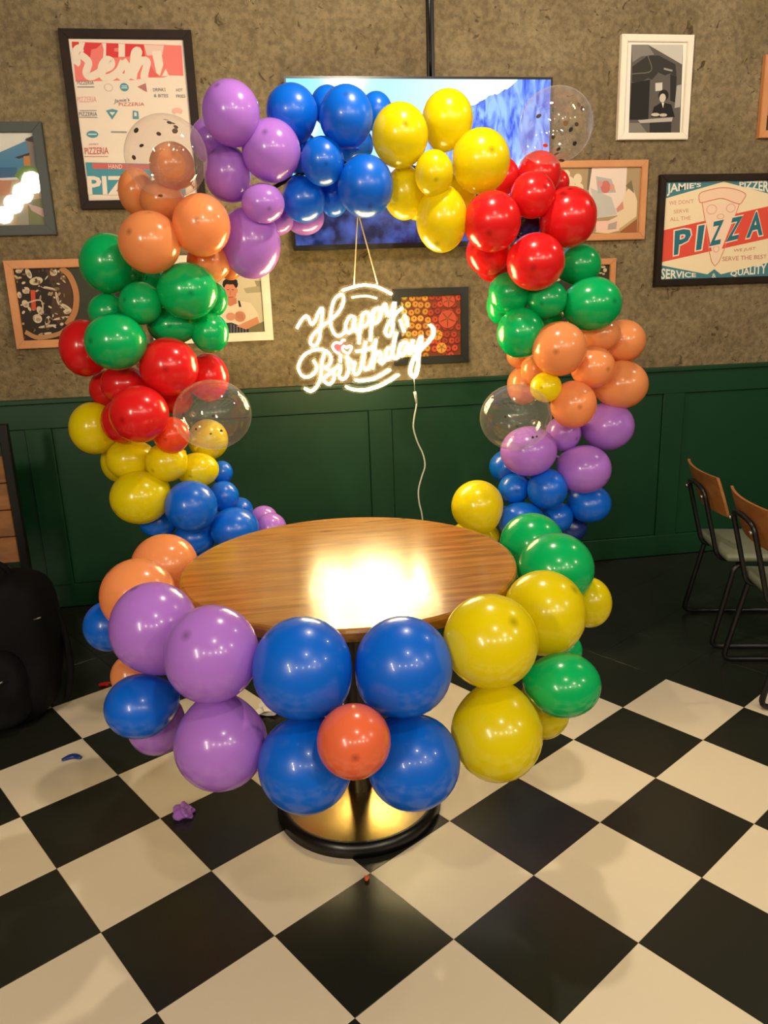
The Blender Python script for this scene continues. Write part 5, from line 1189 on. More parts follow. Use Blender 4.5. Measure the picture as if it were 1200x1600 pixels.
    ["s",[141,60,41],[[0.7268,1.3387],[0.7492,1.3647]],0.006],
    ["e",[110,110,60],[0.7268,1.3387],0.0054,0.0051,0],
    ["e",[117,50,34],[0.7332,1.42],0.0344,0.0323,0],
    ["e",[196,84,58],[0.7332,1.423],0.0323,0.0303,0],
    ["s",[141,60,41],[[0.7332,1.426],[0.7593,1.4144]],0.006],
    ["s",[141,60,41],[[0.7332,1.426],[0.7333,1.3971]],0.006],
    ["s",[141,60,41],[[0.7332,1.426],[0.7072,1.4155]],0.006],
    ["s",[141,60,41],[[0.7332,1.426],[0.717,1.4442]],0.006],
    ["s",[141,60,41],[[0.7332,1.426],[0.7492,1.4436]],0.006],
    ["e",[110,110,60],[0.7332,1.426],0.0054,0.0051,0],
    ["e",[133,90,37],[0.6737,1.2584],0.0282,0.0268,0],
    ["e",[222,150,62],[0.6737,1.2615],0.026,0.0247,0],
    ["s",[159,108,44],[[0.6738,1.2646],[0.6947,1.2544]],0.006],
    ["s",[159,108,44],[[0.6738,1.2646],[0.6737,1.2404]],0.006],
    ["s",[159,108,44],[[0.6738,1.2646],[0.6527,1.2555]],0.006],
    ["s",[159,108,44],[[0.6738,1.2646],[0.6607,1.2789]],0.006],
    ["s",[159,108,44],[[0.6738,1.2646],[0.6867,1.2782]],0.006],
    ["e",[110,110,60],[0.6738,1.2646],0.0054,0.0052,0],
    ["e",[133,90,37],[0.6944,1.1952],0.0284,0.027,0],
    ["e",[222,150,62],[0.6945,1.1983],0.0261,0.025,0],
    ["s",[159,108,44],[[0.6945,1.2014],[0.7156,1.1911]],0.006],
    ["s",[159,108,44],[[0.6945,1.2014],[0.6945,1.177]],0.006],
    ["s",[159,108,44],[[0.6945,1.2014],[0.6734,1.1923]],0.006],
    ["s",[159,108,44],[[0.6945,1.2014],[0.6814,1.2158]],0.006],
    ["s",[159,108,44],[[0.6945,1.2014],[0.7075,1.2151]],0.006],
    ["e",[110,110,60],[0.6945,1.2014],0.0055,0.0052,0],
  ],
  'small': [
    ["p",[52,50,36],[[1.0156,1.584],[1.5571,1.5689],[1.5634,1.3186],[1.0175,1.3391]]],
    ["e",[196,178,140],[1.532,1.5604],0.0132,0.0065,0],
    ["e",[196,178,140],[1.5429,1.544],0.0102,0.0102,0],
    ["e",[196,178,140],[1.5206,1.5308],0.0092,0.0037,0],
    ["e",[196,178,140],[1.5361,1.5258],0.0071,0.0046,0],
    ["e",[196,178,140],[1.5043,1.5543],0.0122,0.0083,0],
    ["e",[196,178,140],[1.4904,1.5225],0.0153,0.0083,0],
    ["e",[196,178,140],[1.5326,1.4888],0.0133,0.0093,0],
    ["e",[196,178,140],[1.5082,1.4617],0.0154,0.0103,0],
    ["e",[196,178,140],[1.4765,1.4906],0.0122,0.0111,0],
    ["e",[196,178,140],[1.4081,1.4733],0.0132,0.0074,0],
    ["e",[196,178,140],[1.1187,1.5414],0.0128,0.0072,0],
    ["e",[196,178,140],[1.4556,1.4305],0.0133,0.0075,0],
    ["e",[196,178,140],[1.1602,1.5396],0.0129,0.0073,0],
    ["e",[196,178,140],[1.1629,1.3479],0.013,0.0075,0],
    ["e",[196,178,140],[1.3211,1.3465],0.0132,0.0076,0],
    ["e",[196,178,140],[1.3908,1.3632],0.0133,0.0076,0],
    ["e",[196,178,140],[1.1974,1.4091],0.013,0.0075,0],
    ["e",[196,178,140],[1.1561,1.5173],0.0129,0.0073,0],
    ["e",[196,178,140],[1.2508,1.5409],0.013,0.0073,0],
    ["e",[196,178,140],[1.2956,1.5055],0.0131,0.0073,0],
    ["e",[196,178,140],[1.2509,1.3551],0.0132,0.0075,0],
    ["e",[196,178,140],[1.2594,1.3799],0.0132,0.0074,0],
    ["e",[196,178,140],[1.1701,1.4631],0.0129,0.0073,0],
    ["e",[196,178,140],[1.1073,1.5678],0.0128,0.0072,0],
    ["e",[196,178,140],[1.4564,1.5095],0.0132,0.0074,0],
    ["e",[196,178,140],[1.2136,1.3654],0.0131,0.0075,0],
    ["e",[196,178,140],[1.2788,1.3805],0.0131,0.0075,0],
    ["e",[196,178,140],[1.1378,1.5193],0.0129,0.0073,0],
    ["e",[196,178,140],[1.3417,1.4041],0.0132,0.0075,0],
    ["e",[196,178,140],[1.4378,1.3502],0.0133,0.0075,0],
    ["e",[196,178,140],[1.1323,1.4565],0.0129,0.0074,0],
    ["e",[196,178,140],[1.4521,1.545],0.0132,0.0073,0],
    ["e",[196,178,140],[1.4421,1.4476],0.0133,0.0074,0],
    ["e",[196,178,140],[1.3514,1.5559],0.013,0.0073,0],
    ["e",[196,178,140],[1.2202,1.35],0.0132,0.0075,0],
    ["e",[196,178,140],[1.372,1.3588],0.0133,0.0075,0],
    ["e",[196,178,140],[1.329,1.4367],0.0131,0.0075,0],
    ["e",[196,178,140],[1.1098,1.5645],0.0128,0.0073,0],
    ["e",[196,178,140],[1.2902,1.3523],0.0132,0.0075,0],
    ["e",[196,178,140],[1.2843,1.4351],0.0131,0.0074,0],
    ["e",[196,178,140],[1.0709,1.4574],0.0129,0.0074,0],
    ["e",[196,178,140],[1.0964,1.5034],0.0129,0.0073,0],
    ["e",[196,178,140],[1.296,1.4749],0.0131,0.0074,0],
    ["e",[196,178,140],[1.2796,1.4566],0.0131,0.0074,0],
    ["e",[196,178,140],[1.2876,1.4586],0.0131,0.0074,0],
    ["e",[196,178,140],[1.1991,1.4186],0.0131,0.0074,0],
    ["e",[196,178,140],[1.3427,1.4355],0.0132,0.0075,0],
    ["e",[196,178,140],[1.3219,1.5521],0.013,0.0074,0],
    ["e",[196,178,140],[1.1491,1.5296],0.0129,0.0073,0],
    ["e",[196,178,140],[1.2483,1.5704],0.0129,0.0073,0],
    ["e",[196,178,140],[1.2209,1.3942],0.0131,0.0074,0],
    ["e",[196,178,140],[1.3249,1.4497],0.0131,0.0074,0],
    ["e",[196,178,140],[1.0816,1.4426],0.0129,0.0074,0],
    ["e",[196,178,140],[1.2329,1.3623],0.0131,0.0075,0],
    ["e",[196,178,140],[1.1751,1.4705],0.013,0.0073,0],
    ["e",[196,178,140],[1.4301,1.3636],0.0133,0.0076,0],
    ["e",[196,178,140],[1.2059,1.5416],0.013,0.0073,0],
    ["e",[196,178,140],[1.2882,1.4305],0.0131,0.0074,0],
    ["e",[196,178,140],[1.0925,1.4834],0.0128,0.0073,0],
    ["e",[196,178,140],[1.2644,1.5541],0.013,0.0073,0],
    ["e",[196,178,140],[1.1653,1.384],0.013,0.0074,0],
    ["e",[196,178,140],[1.466,1.4008],0.0133,0.0076,0],
    ["e",[196,178,140],[1.3189,1.3425],0.0132,0.0075,0],
    ["e",[196,178,140],[1.4417,1.3342],0.0134,0.0076,0],
    ["e",[196,178,140],[1.1012,1.5288],0.0129,0.0073,0],
    ["e",[196,178,140],[1.4597,1.4305],0.0133,0.0074,0],
    ["e",[196,178,140],[1.083,1.4644],0.0128,0.0073,0],
    ["e",[196,178,140],[1.3015,1.4286],0.0132,0.0074,0],
    ["e",[196,178,140],[1.1568,1.4167],0.013,0.0074,0],
  ],
}


# ------------------------------------------------------------------ the setting
floor = bxo('floor', (-4.6, -6.6, -0.15), (5.1, 2.05, -0.004), mat('dark_floor', (24, 25, 23), 0.5))
tag(floor, kind='structure')
T0 = Vector((-0.0135, -0.2989))
TA, TB = Vector((0.8418, 0.5398)) * 0.3, Vector((0.5398, -0.8418)) * 0.3

def tile_mesh(poly, material):
    bm = bmesh.new()
    v = [bm.verts.new((p.x, p.y, -0.0045)) for p in poly]
    f = bm.faces.new(v)
    if f.calc_area() < 1e-6:
        bm.free(); return None
    ex = bmesh.ops.extrude_face_region(bm, geom=[f])
    top = [g for g in ex['geom'] if isinstance(g, bmesh.types.BMVert)]
    for w in top: w.co.z = 0.0
    bmesh.ops.recalc_face_normals(bm, faces=bm.faces)
    edges = [e for e in bm.edges if all(abs(q.co.z) < 1e-6 for q in e.verts)]
    bmesh.ops.bevel(bm, geom=edges, offset=0.0004, segments=1, affect='EDGES')
    me = bpy.data.meshes.new('floor_tile')
    bm.to_mesh(me); bm.free()
    me.materials.append(material)
    return me

def clip(poly, ymax):
    out = []
    for i in range(len(poly)):
        a, b = poly[i], poly[(i + 1) % len(poly)]
        if a.y <= ymax: out.append(a)
        if (a.y <= ymax) != (b.y <= ymax):
            t = (ymax - a.y) / (b.y - a.y)
            out.append(a + (b - a) * t)
    return out

_g = 0.0016
_square = [TA * _g + TB * _g, TA * (1 - _g) + TB * _g, TA * (1 - _g) + TB * (1 - _g), TA * _g + TB * (1 - _g)]
_shared = {True: tile_mesh(_square, WHITE_TILE), False: tile_mesh(_square, BLACK_TILE)}
for i in range(-14, 16):
    for j in range(-14, 16):
        o2 = T0 + TA * i + TB * j
        c = o2 + (TA + TB) * 0.5
        if not (-2.35 < c.x < 3.2 and -1.75 < c.y < 1.95):
            continue
        white = (i + j) % 2 == 0 and i - j <= 4
        if max((o2 + q).y for q in _square) > 1.84:
            poly = clip([o2 + q for q in _square], 1.84)
            me = tile_mesh([q - o2 for q in poly], WHITE_TILE if white else BLACK_TILE) if len(poly) > 2 else None
            if me is None: continue
        else:
            me = _shared[white]
        link('floor_tile', me, floor, (o2.x, o2.y, 0))

tag(bxo('wall_back', (-4.6, WALL_Y, -0.15), (5.1, WALL_Y + 0.2, 3.35), PLASTER), kind='structure')
ROOM = mat('dim_room_wall', (96, 82, 62), 0.9)
tag(bxo('wall_left', (-4.7, -6.6, -0.15), (-4.6, 2.05, 3.35), ROOM), kind='structure')
tag(bxo('wall_right', (5.1, -6.6, -0.15), (5.2, 2.05, 3.35), ROOM), kind='structure')
tag(bxo('wall_front', (-4.6, -6.7, -0.15), (5.1, -6.6, 3.35), ROOM), kind='structure')
tag(bxo('ceiling', (-4.7, -6.7, 3.35), (5.2, 2.1, 3.45), CEIL), kind='structure')

# green wainscot: recessed panels between stiles and rails, capped
WT = 1.045
trim = tag(bxo('trim_1', (-4.58, WALL_Y - 0.006, 0.0), (5.08, WALL_Y + 0.01, WT), GREEN), kind='structure')
stiles = [-4.49, -2.88, -1.268, 0.373, 1.958, 3.57]
bxo('top_rail', (-4.58, WALL_Y - 0.024, 0.905), (5.08, WALL_Y - 0.002, WT - 0.02), GREEN, trim, 0.003)
bxo('bottom_rail', (-4.58, WALL_Y - 0.024, 0.0), (5.08, WALL_Y - 0.002, 0.118), GREEN, trim, 0.003)
bxo('cap_rail', (-4.58, WALL_Y - 0.04, WT - 0.022), (5.08, WALL_Y + 0.0, WT), GREEN, trim, 0.004, 2)
for s in stiles:
    bxo('stile', (s - 0.06, WALL_Y - 0.0235, 0.117), (s + 0.06, WALL_Y - 0.002, 0.906), GREEN, trim, 0.003)
for a, b in zip(stiles, stiles[1:]):
    bxo('panel', (a + 0.0605, WALL_Y - 0.011, 0.119), (b - 0.0605, WALL_Y - 0.005, 0.904), GREEN, trim, 0.002)

# ------------------------------------------------------------------ round table
WOOD_TOP = wood('varnished_oak', (134, 82, 22), (190, 130, 50), 0.22, (2.6, 26, 10), 0.55, coat=0.4, spec=0.5)
table = tag(empty('round_table', (0, 0, 0)), 'round varnished wooden pedestal table ringed by balloons', 'table')
R_ = 0.452
obj('table_top', lathe(bmesh.new(), [(0, 0.727), (R_ - 0.012, 0.727), (R_ - 0.002, 0.731), (R_, 0.738), (R_, 0.752), (R_ - 0.003, 0.758), (R_ - 0.010, 0.760), (0, 0.760)], 96), WOOD_TOP, table)
for o in table.children: o.data.shade_flat()
obj('support_plate', lathe(bmesh.new(), [(0, 0.70), (0.30, 0.70), (0.31, 0.712), (0.31, 0.7265), (0, 0.7265)], 48, False), BLACK_METAL, table)
obj('column', lathe(bmesh.new(), [(0.036, 0.04), (0.036, 0.66), (0.07, 0.70)], 32), BLACK_METAL, table)
BRASS = mat('brushed_brass', (196, 168, 104), 0.26, 1.0, noise=0.05, scale=90)
obj('base_plate', lathe(bmesh.new(), [(0, 0.058), (0.05, 0.057), (0.12, 0.049), (0.19, 0.041), (0.221, 0.036)], 72), BRASS, table, (-0.005, 0.0, 0))
obj('base_rim', lathe(bmesh.new(), [(0.219, 0.0365), (0.225, 0.0375), (0.233, 0.034), (0.240, 0.022), (0.243, 0.0), (0.0, 0.0)], 72), BLACK_PLASTIC, table, (-0.005, 0.0, 0))

# ------------------------------------------------------------------ hoop stand that carries the balloons
stand = tag(empty('hoop_stand', (0.218, 0.91, 0)), 'black metal hoop stand hidden inside the balloon ring behind the table', 'stand')
hoop = [(0.72 * math.cos(2 * PI * k / 72), 0, 1.19 + 0.72 * math.sin(2 * PI * k / 72)) for k in range(72)]
obj('hoop', tube(bmesh.new(), hoop, 0.007, 8, True), BLACK_METAL, stand)
obj('post', tube(bmesh.new(), [(0, 0.0, 0.01), (0, 0.0, 0.47)], 0.014, 12), BLACK_METAL, stand)
bxo('foot', (-0.30, -0.03, 0.0), (0.30, 0.03, 0.012), BLACK_METAL, stand, 0.003)
bxo('foot', (-0.03, -0.25, 0.0), (0.03, 0.25, 0.011), BLACK_METAL, stand, 0.003)

# ------------------------------------------------------------------ balloons
LATEX = {
    'purple': latex('purple', (196, 134, 234), 0.32), 'blue': latex('blue', (7, 110, 230), 0.22, 0.3),
    'navy': latex('navy', (22, 52, 128), 0.1, 0.3), 'yellow': latex('yellow', (244, 226, 10), 0.34),
    'red': latex('red', (238, 36, 38), 0.3), 'green': latex('green', (8, 194, 106), 0.3),
    'orange': latex('orange', (255, 170, 106), 0.36), 'orange2': latex('orange2', (246, 118, 74), 0.25),
    'vermilion': latex('vermilion', (248, 84, 34), 0.3),
}
CLEAR = film('clear_latex', (0.985, 0.97, 0.965, 1), 0.05, 0.02, 0.075, 0.25)
GOLD = mat('gold_foil', (214, 172, 52), 0.22, 1.0)
DARKFOIL = mat('dark_foil', (74, 52, 20), 0.3, 0.9)

def balloon_profile(n=20):
    """unit balloon, crown at +z, knot at -z: rounder on top, drawn in towards the neck"""
    prof = []
    for k in range(n + 1):
        th = PI * k / n
        z = math.cos(th)
        r = math.sin(th)
        if z < 0:
            s = -z
            r *= 1 - 0.10 * s * s
            z *= 1 + 0.10 * s ** 3
        prof.append([r, z])
    prof[-1] = [0.045, -1.10]
    prof.append([0.036, -1.15])
    return prof
BPROF = balloon_profile()
KPROF = [(0.036, -1.145), (0.05, -1.16), (0.058, -1.185), (0.05, -1.21), (0.03, -1.22), (0.05, -1.25), (0.085, -1.285), (0.095, -1.295), (0.08, -1.30), (0.02, -1.27), (0, -1.26)]

def turned(prof, axis, s, seg):
    bm = bmesh.new()
    lathe(bm, prof, seg)
    q = Vector((0, 0, 1)).rotation_difference(Vector(axis))
    for v in bm.verts:
        c = q @ v.co
        v.co = Vector((c.x * s[0], c.y * s[1], c.z * s[2]))
    return bm

CAT = {'clear': 'confetti balloon'}
GROUP = {0: 'balloons of the ring', 1: 'balloons around the table', 2: 'clear confetti balloons'}
rnd = random.Random(11)
for col, px, py, pz, sx, sy, sz, ax, ay, az, grp, label, conf in BALLOONS:
    m = CLEAR if col == 'clear' else LATEX[col]
    name = 'confetti_balloon' if col == 'clear' else 'balloon'
    b = obj(name, turned(BPROF, (ax, ay, az), (sx, sy, sz), 36), m, None, (px, py, pz), True)
    if col != 'clear':
        at = b.data.attributes.new('crown', 'FLOAT', 'POINT')
        at.data[0].value = 0.85
    tag(b, label, 'balloon', GROUP[grp])
    obj('knot', turned(KPROF, (ax, ay, az), (sx, sy, sz), 12), m, b, None, True)
    for k, c in enumerate(conf):
        d = Vector(c)
        nrm = Vector((d.x / sx ** 2, d.y / sy ** 2, d.z / sz ** 2)).normalized()
        q = Vector((0, 0, 1)).rotation_difference(nrm)
        r = (0.0066 if len(conf) > 13 else 0.0082 if len(conf) > 8 else 0.0046) * rnd.uniform(0.8, 1.1)
        if len(conf) > 13 and k in (12, 13): r = 0.012
        q = q @ Vector((0, 0, 1)).rotation_difference(Vector((rnd.uniform(-.5, .5), rnd.uniform(-.5, .5), 1)))
        bm = bmesh.new()
        bmesh.ops.create_cone(bm, cap_ends=True, segments=12, radius1=r, radius2=r, depth=0.0006)
        for v in bm.verts:
            v.co = q @ v.co
        gold = (k % 4 == 3) or (len(conf) > 14 and k > 11)
        obj('confetti', bm, GOLD if gold else DARKFOIL, b, d * 0.985)

# ------------------------------------------------------------------ neon sign
NEON = glow('neon_warm_white', (1.0, 0.78, 0.34), 24.0)
NEON_DIM = glow('neon_dim', (1.0, 0.70, 0.34), 0.42)
NEON_PINK = glow('neon_pink', (1.0, 0.60, 0.56), 1.6)
ACRYL = film('clear_acrylic', (1, 0.995, 0.98, 1), 0.012, 0.05, 0.03, 0.1)
SY = 0.98
NX, NZ = 0.206, 1.10
sign = tag(empty('neon_sign', (NX, SY, NZ)), 'glowing warm white neon sign reading Happy Birthday hung inside the balloon ring', 'neon sign')
NM = {'l': ('neon_tube', NEON, 0.0043), 'd': ('neon_tube', NEON_DIM, 0.0038), 'h': ('heart_tube', NEON_PINK, 0.0042)}
back = bmesh.new()
for idx, (kind, pts) in enumerate(NEON_PATHS):
    nm, m, r = NM[kind]
    P = [(x - NX, 0.0, z - NZ) for x, z in spline([Vector((p[0], p[1])) for p in pts], 4)]
    obj(nm, tube(bmesh.new(), [(x, -0.006 - 0.0004 * (idx % 3), z) for x, y, z in P], r, 8), m, sign)
    # contour-cut acrylic behind every stroke
    w, y0, th = 0.013, 0.004 + 0.0002 * idx, 0.004
    L_, R2 = [], []
    for i in range(len(P)):
        a, b2 = Vector(P[max(i - 1, 0)]), Vector(P[min(i + 1, len(P) - 1)])
        t = (b2 - a); t = t.normalized() if t.length > 1e-9 else Vector((1, 0, 0))
        n = Vector((-t.z, 0, t.x))
        e = Vector(P[i]) + (t * -w * 0.8 if i == 0 else t * w * 0.8 if i == len(P) - 1 else Vector())
        L_.append(e + n * w); R2.append(e - n * w)
    va = [[back.verts.new((v.x, y0 + k * th, v.z)) for v in side] for side in (L_, R2) for k in (0, 1)]
    lf, lb, rf, rb = va
    for i in range(len(P) - 1):
        back.faces.new((lf[i], lf[i + 1], rf[i + 1], rf[i])); back.faces.new((lb[i], rb[i], rb[i + 1], lb[i + 1]))
        back.faces.new((lf[i], lb[i], lb[i + 1], lf[i + 1])); back.faces.new((rf[i], rf[i + 1], rb[i + 1], rb[i]))
obj('acrylic_backing', back, ACRYL, sign)
HEART = mat('pink_heart_film', (226, 70, 84), 0.5)
hb = bmesh.new()
hv = [hb.verts.new((x - NX, 0.001, z - NZ)) for x, z in NEON_PATHS[-2][1]]
hb.faces.new(hv)
_e = bmesh.ops.extrude_face_region(hb, geom=list(hb.faces))
for v in _e['geom']:
    if isinstance(v, bmesh.types.BMVert): v.co.y += 0.002
obj('heart_fill', hb, HEART, sign)
CORD = mat('pale_cord', (222, 202, 158), 0.6)
for a, b2 in zip(CORDS[:2], CORDS[2:]):
    obj('hanging_cord', tube(bmesh.new(), [(a[0] - NX, 0, a[1] - NZ), (b2[0] - NX, 0, b2[1] - NZ), (0.19 - NX, -0.07, 1.915 - NZ)], 0.0024, 6), CORD, sign)
CABLE = mat('white_cable', (216, 214, 200), 0.5)
cb = [(p[0] - NX, p[1] - SY, p[2] - NZ) for p in CABLE_PTS]
cb += [(cb[-1][0] + 0.01, 0.04, -0.70), (cb[-1][0] + 0.03, 0.2, -1.03), (cb[-1][0] + 0.10, 0.5, -1.104), (cb[-1][0] + 0.25, 0.80, -1.104)]
obj('power_cable', tube(bmesh.new(), spline(cb, 5), 0.0032, 6), CABLE, sign)
obj('cable_plug', tube(bmesh.new(), [cb[0], tuple(Vector(cb[0]) * 0.6 + Vector(cb[1]) * 0.4 + Vector((0, 0, 0.004))), cb[1]], [0.0065, 0.006, 0.004], 8), CABLE, sign)
obj('lead_wire', tube(bmesh.new(), [cb[0], (cb[0][0] - 0.002, 0, 0.02), (cb[0][0] - 0.004, 0, 0.05)], 0.0012, 6), CABLE, sign)

# ------------------------------------------------------------------ television
tv = tag(empty('television', (0.607, WALL_Y - 0.056, 1.673)), 'wide black wall mounted television showing a blue rocky landscape', 'television')
bxo('housing', (-0.617, -0.012, 0), (0.617, 0.03, 0.727), BLACK_PLASTIC, tv, 0.004)
bxo('wall_bracket', (-0.2, 0.03, 0.2), (0.2, 0.05, 0.5), BLACK_METAL, tv)
for nm, lo, hi in (('bezel', (-0.617, -0.018, 0), (0.617, -0.0121, 0.022)), ('bezel', (-0.617, -0.018, 0.717), (0.617, -0.0121, 0.727)),
                   ('bezel', (-0.617, -0.018, 0.022), (-0.607, -0.0121, 0.717)), ('bezel', (0.607, -0.018, 0.022), (0.617, -0.0121, 0.717))):
    bxo(nm, lo, hi, BLACK_PLASTIC, tv)
def screen_mat():
    m, nt, b, out = new_mat('lit_screen')
    N = nt.nodes.new
    L = nt.links.new
    tc = N('ShaderNodeTexCoord')
    sp = N('ShaderNodeSeparateXYZ'); L(tc.outputs['Object'], sp.inputs[0])
    # rock face: streaky violet blue
    mp = N('ShaderNodeMapping'); mp.inputs['Scale'].default_value = (14, 1, 5); L(tc.outputs['Object'], mp.inputs['Vector'])
    n1 = N('ShaderNodeTexNoise'); n1.inputs['Scale'].default_value = 1.8; n1.inputs['Detail'].default_value = 8; n1.inputs['Distortion'].default_value = 0.9
    L(mp.outputs['Vector'], n1.inputs['Vector'])
    rk = N('ShaderNodeValToRGB')
    rk.color_ramp.elements[0].position = 0.36; rk.color_ramp.elements[0].color = lin((52, 82, 200))
    rk.color_ramp.elements[1].position = 0.62; rk.color_ramp.elements[1].color = lin((142, 178, 250))
    L(n1.outputs['Fac'], rk.inputs['Fac'])
    # sky
    sk = N('ShaderNodeMapRange'); sk.inputs[1].default_value = -0.4; sk.inputs[2].default_value = 0.35
    L(sp.outputs['X'], sk.inputs[0])
    skc = N('ShaderNodeValToRGB')
    skc.color_ramp.elements[0].color = lin((120, 205, 250)); skc.color_ramp.elements[1].color = lin((225, 244, 255))
    L(sk.outputs[0], skc.inputs['Fac'])
    # water below
    n2 = N('ShaderNodeTexNoise'); n2.inputs['Scale'].default_value = 16; n2.inputs['Detail'].default_value = 7
    L(tc.outputs['Object'], n2.inputs['Vector'])
    wt = N('ShaderNodeValToRGB')
    wt.color_ramp.elements[0].position = 0.4; wt.color_ramp.elements[0].color = lin((10, 18, 58))
    wt.color_ramp.elements[1].position = 0.72; wt.color_ramp.elements[1].color = lin((58, 78, 150))
    L(n2.outputs['Fac'], wt.inputs['Fac'])
    # rocks rise to the right of x = .2, with a ragged outline
    ns = N('ShaderNodeTexNoise'); ns.inputs['Scale'].default_value = 9; ns.inputs['Detail'].default_value = 4; L(tc.outputs['Object'], ns.inputs['Vector'])
    edge = N('ShaderNodeMath'); edge.operation = 'MULTIPLY_ADD'; edge.inputs[1].default_value = 0.55; edge.inputs[2].default_value = 0.50   # skyline z = .52 + .55(x-.1)
    xo = N('ShaderNodeMath'); xo.operation = 'SUBTRACT'; xo.inputs[1].default_value = 0.14; L(sp.outputs['X'], xo.inputs[0]); L(xo.outputs[0], edge.inputs[0])
    cl = N('ShaderNodeMath'); cl.operation = 'MINIMUM'; cl.inputs[1].default_value = 0.688; L(edge.outputs[0], cl.inputs[0])
    jag = N('ShaderNodeMath'); jag.operation = 'MULTIPLY_ADD'; jag.inputs[1].default_value = 0.10; L(ns.outputs['Fac'], jag.inputs[0]); L(cl.outputs[0], jag.inputs[2])
    ab = N('ShaderNodeMath'); ab.operation = 'LESS_THAN'; L(sp.outputs['Z'], ab.inputs[0]); L(jag.outputs[0], ab.inputs[1])
    m1 = N('ShaderNodeMix'); m1.data_type = 'RGBA'; L(ab.outputs[0], m1.inputs[0]); L(skc.outputs['Color'], m1.inputs[6]); L(rk.outputs['Color'], m1.inputs[7])
    wl = N('ShaderNodeMapRange'); wl.inputs[1].default_value = 0.30; wl.inputs[2].default_value = 0.2; L(sp.outputs['Z'], wl.inputs[0])
    m2 = N('ShaderNodeMix'); m2.data_type = 'RGBA'; L(wl.outputs[0], m2.inputs[0]); L(m1.outputs[2], m2.inputs[6]); L(wt.outputs['Color'], m2.inputs[7])
    b.inputs['Base Color'].default_value = (0.01, 0.01, 0.012, 1)
    b.inputs['Roughness'].default_value = 0.12
    L(m2.outputs[2], b.inputs['Emission Color']); b.inputs['Emission Strength'].default_value = 0.52
    return m
bxo('screen', (-0.607, -0.0165, 0.022), (0.607, -0.0122, 0.717), screen_mat(), tv)
cond = tag(empty('cable_conduit', (0.664, WALL_Y, 2.40)), 'black cable conduit running up the wall above the television', 'conduit')
bxo('channel', (-0.017, -0.02, 0.002), (0.017, 0, 0.945), BLACK_PLASTIC, cond, 0.003)
obj('cable', tube(bmesh.new(), [(-0.004, -0.026, 0.004), (-0.006, -0.026, 0.4), (-0.003, -0.026, 0.944)], 0.006, 8), BLACK_PLASTIC, cond)

# ------------------------------------------------------------------ framed pictures
def text_prim(bm, s, quad, mi, y, off):
    cu = bpy.data.curves.new('lettering', 'FONT')
    cu.body = s
    cu.resolution_u = 2
    cu.offset = off
    to = bpy.data.objects.new('lettering', cu)
    COL.objects.link(to)
    dg = bpy.context.evaluated_depsgraph_get()
    me = bpy.data.meshes.new_from_object(to.evaluated_get(dg))
    bpy.data.objects.remove(to)
    bpy.data.curves.remove(cu)
    xs = [v.co.x for v in me.vertices]
    ys = [v.co.y for v in me.vertices]
    if not xs: return
    x0, x1, y0, y1 = min(xs), max(xs), min(ys), max(ys)
    if off:
        x0 += off; x1 -= off; y0 += off; y1 -= off
    BL, BR, TR, TL = [Vector(q) for q in quad]
    vs = []
    for v in me.vertices:
        u, w = (v.co.x - x0) / (x1 - x0), (v.co.y - y0) / (y1 - y0)
        p = (BL * (1 - u) + BR * u) * (1 - w) + (TL * (1 - u) + TR * u) * w
        vs.append(bm.verts.new((p.x, y, p.y)))
    for f in me.polygons:
        try:
            bm.faces.new([vs[k] for k in f.vertices]).material_index = mi
        except ValueError:
            pass
    bpy.data.meshes.remove(me)

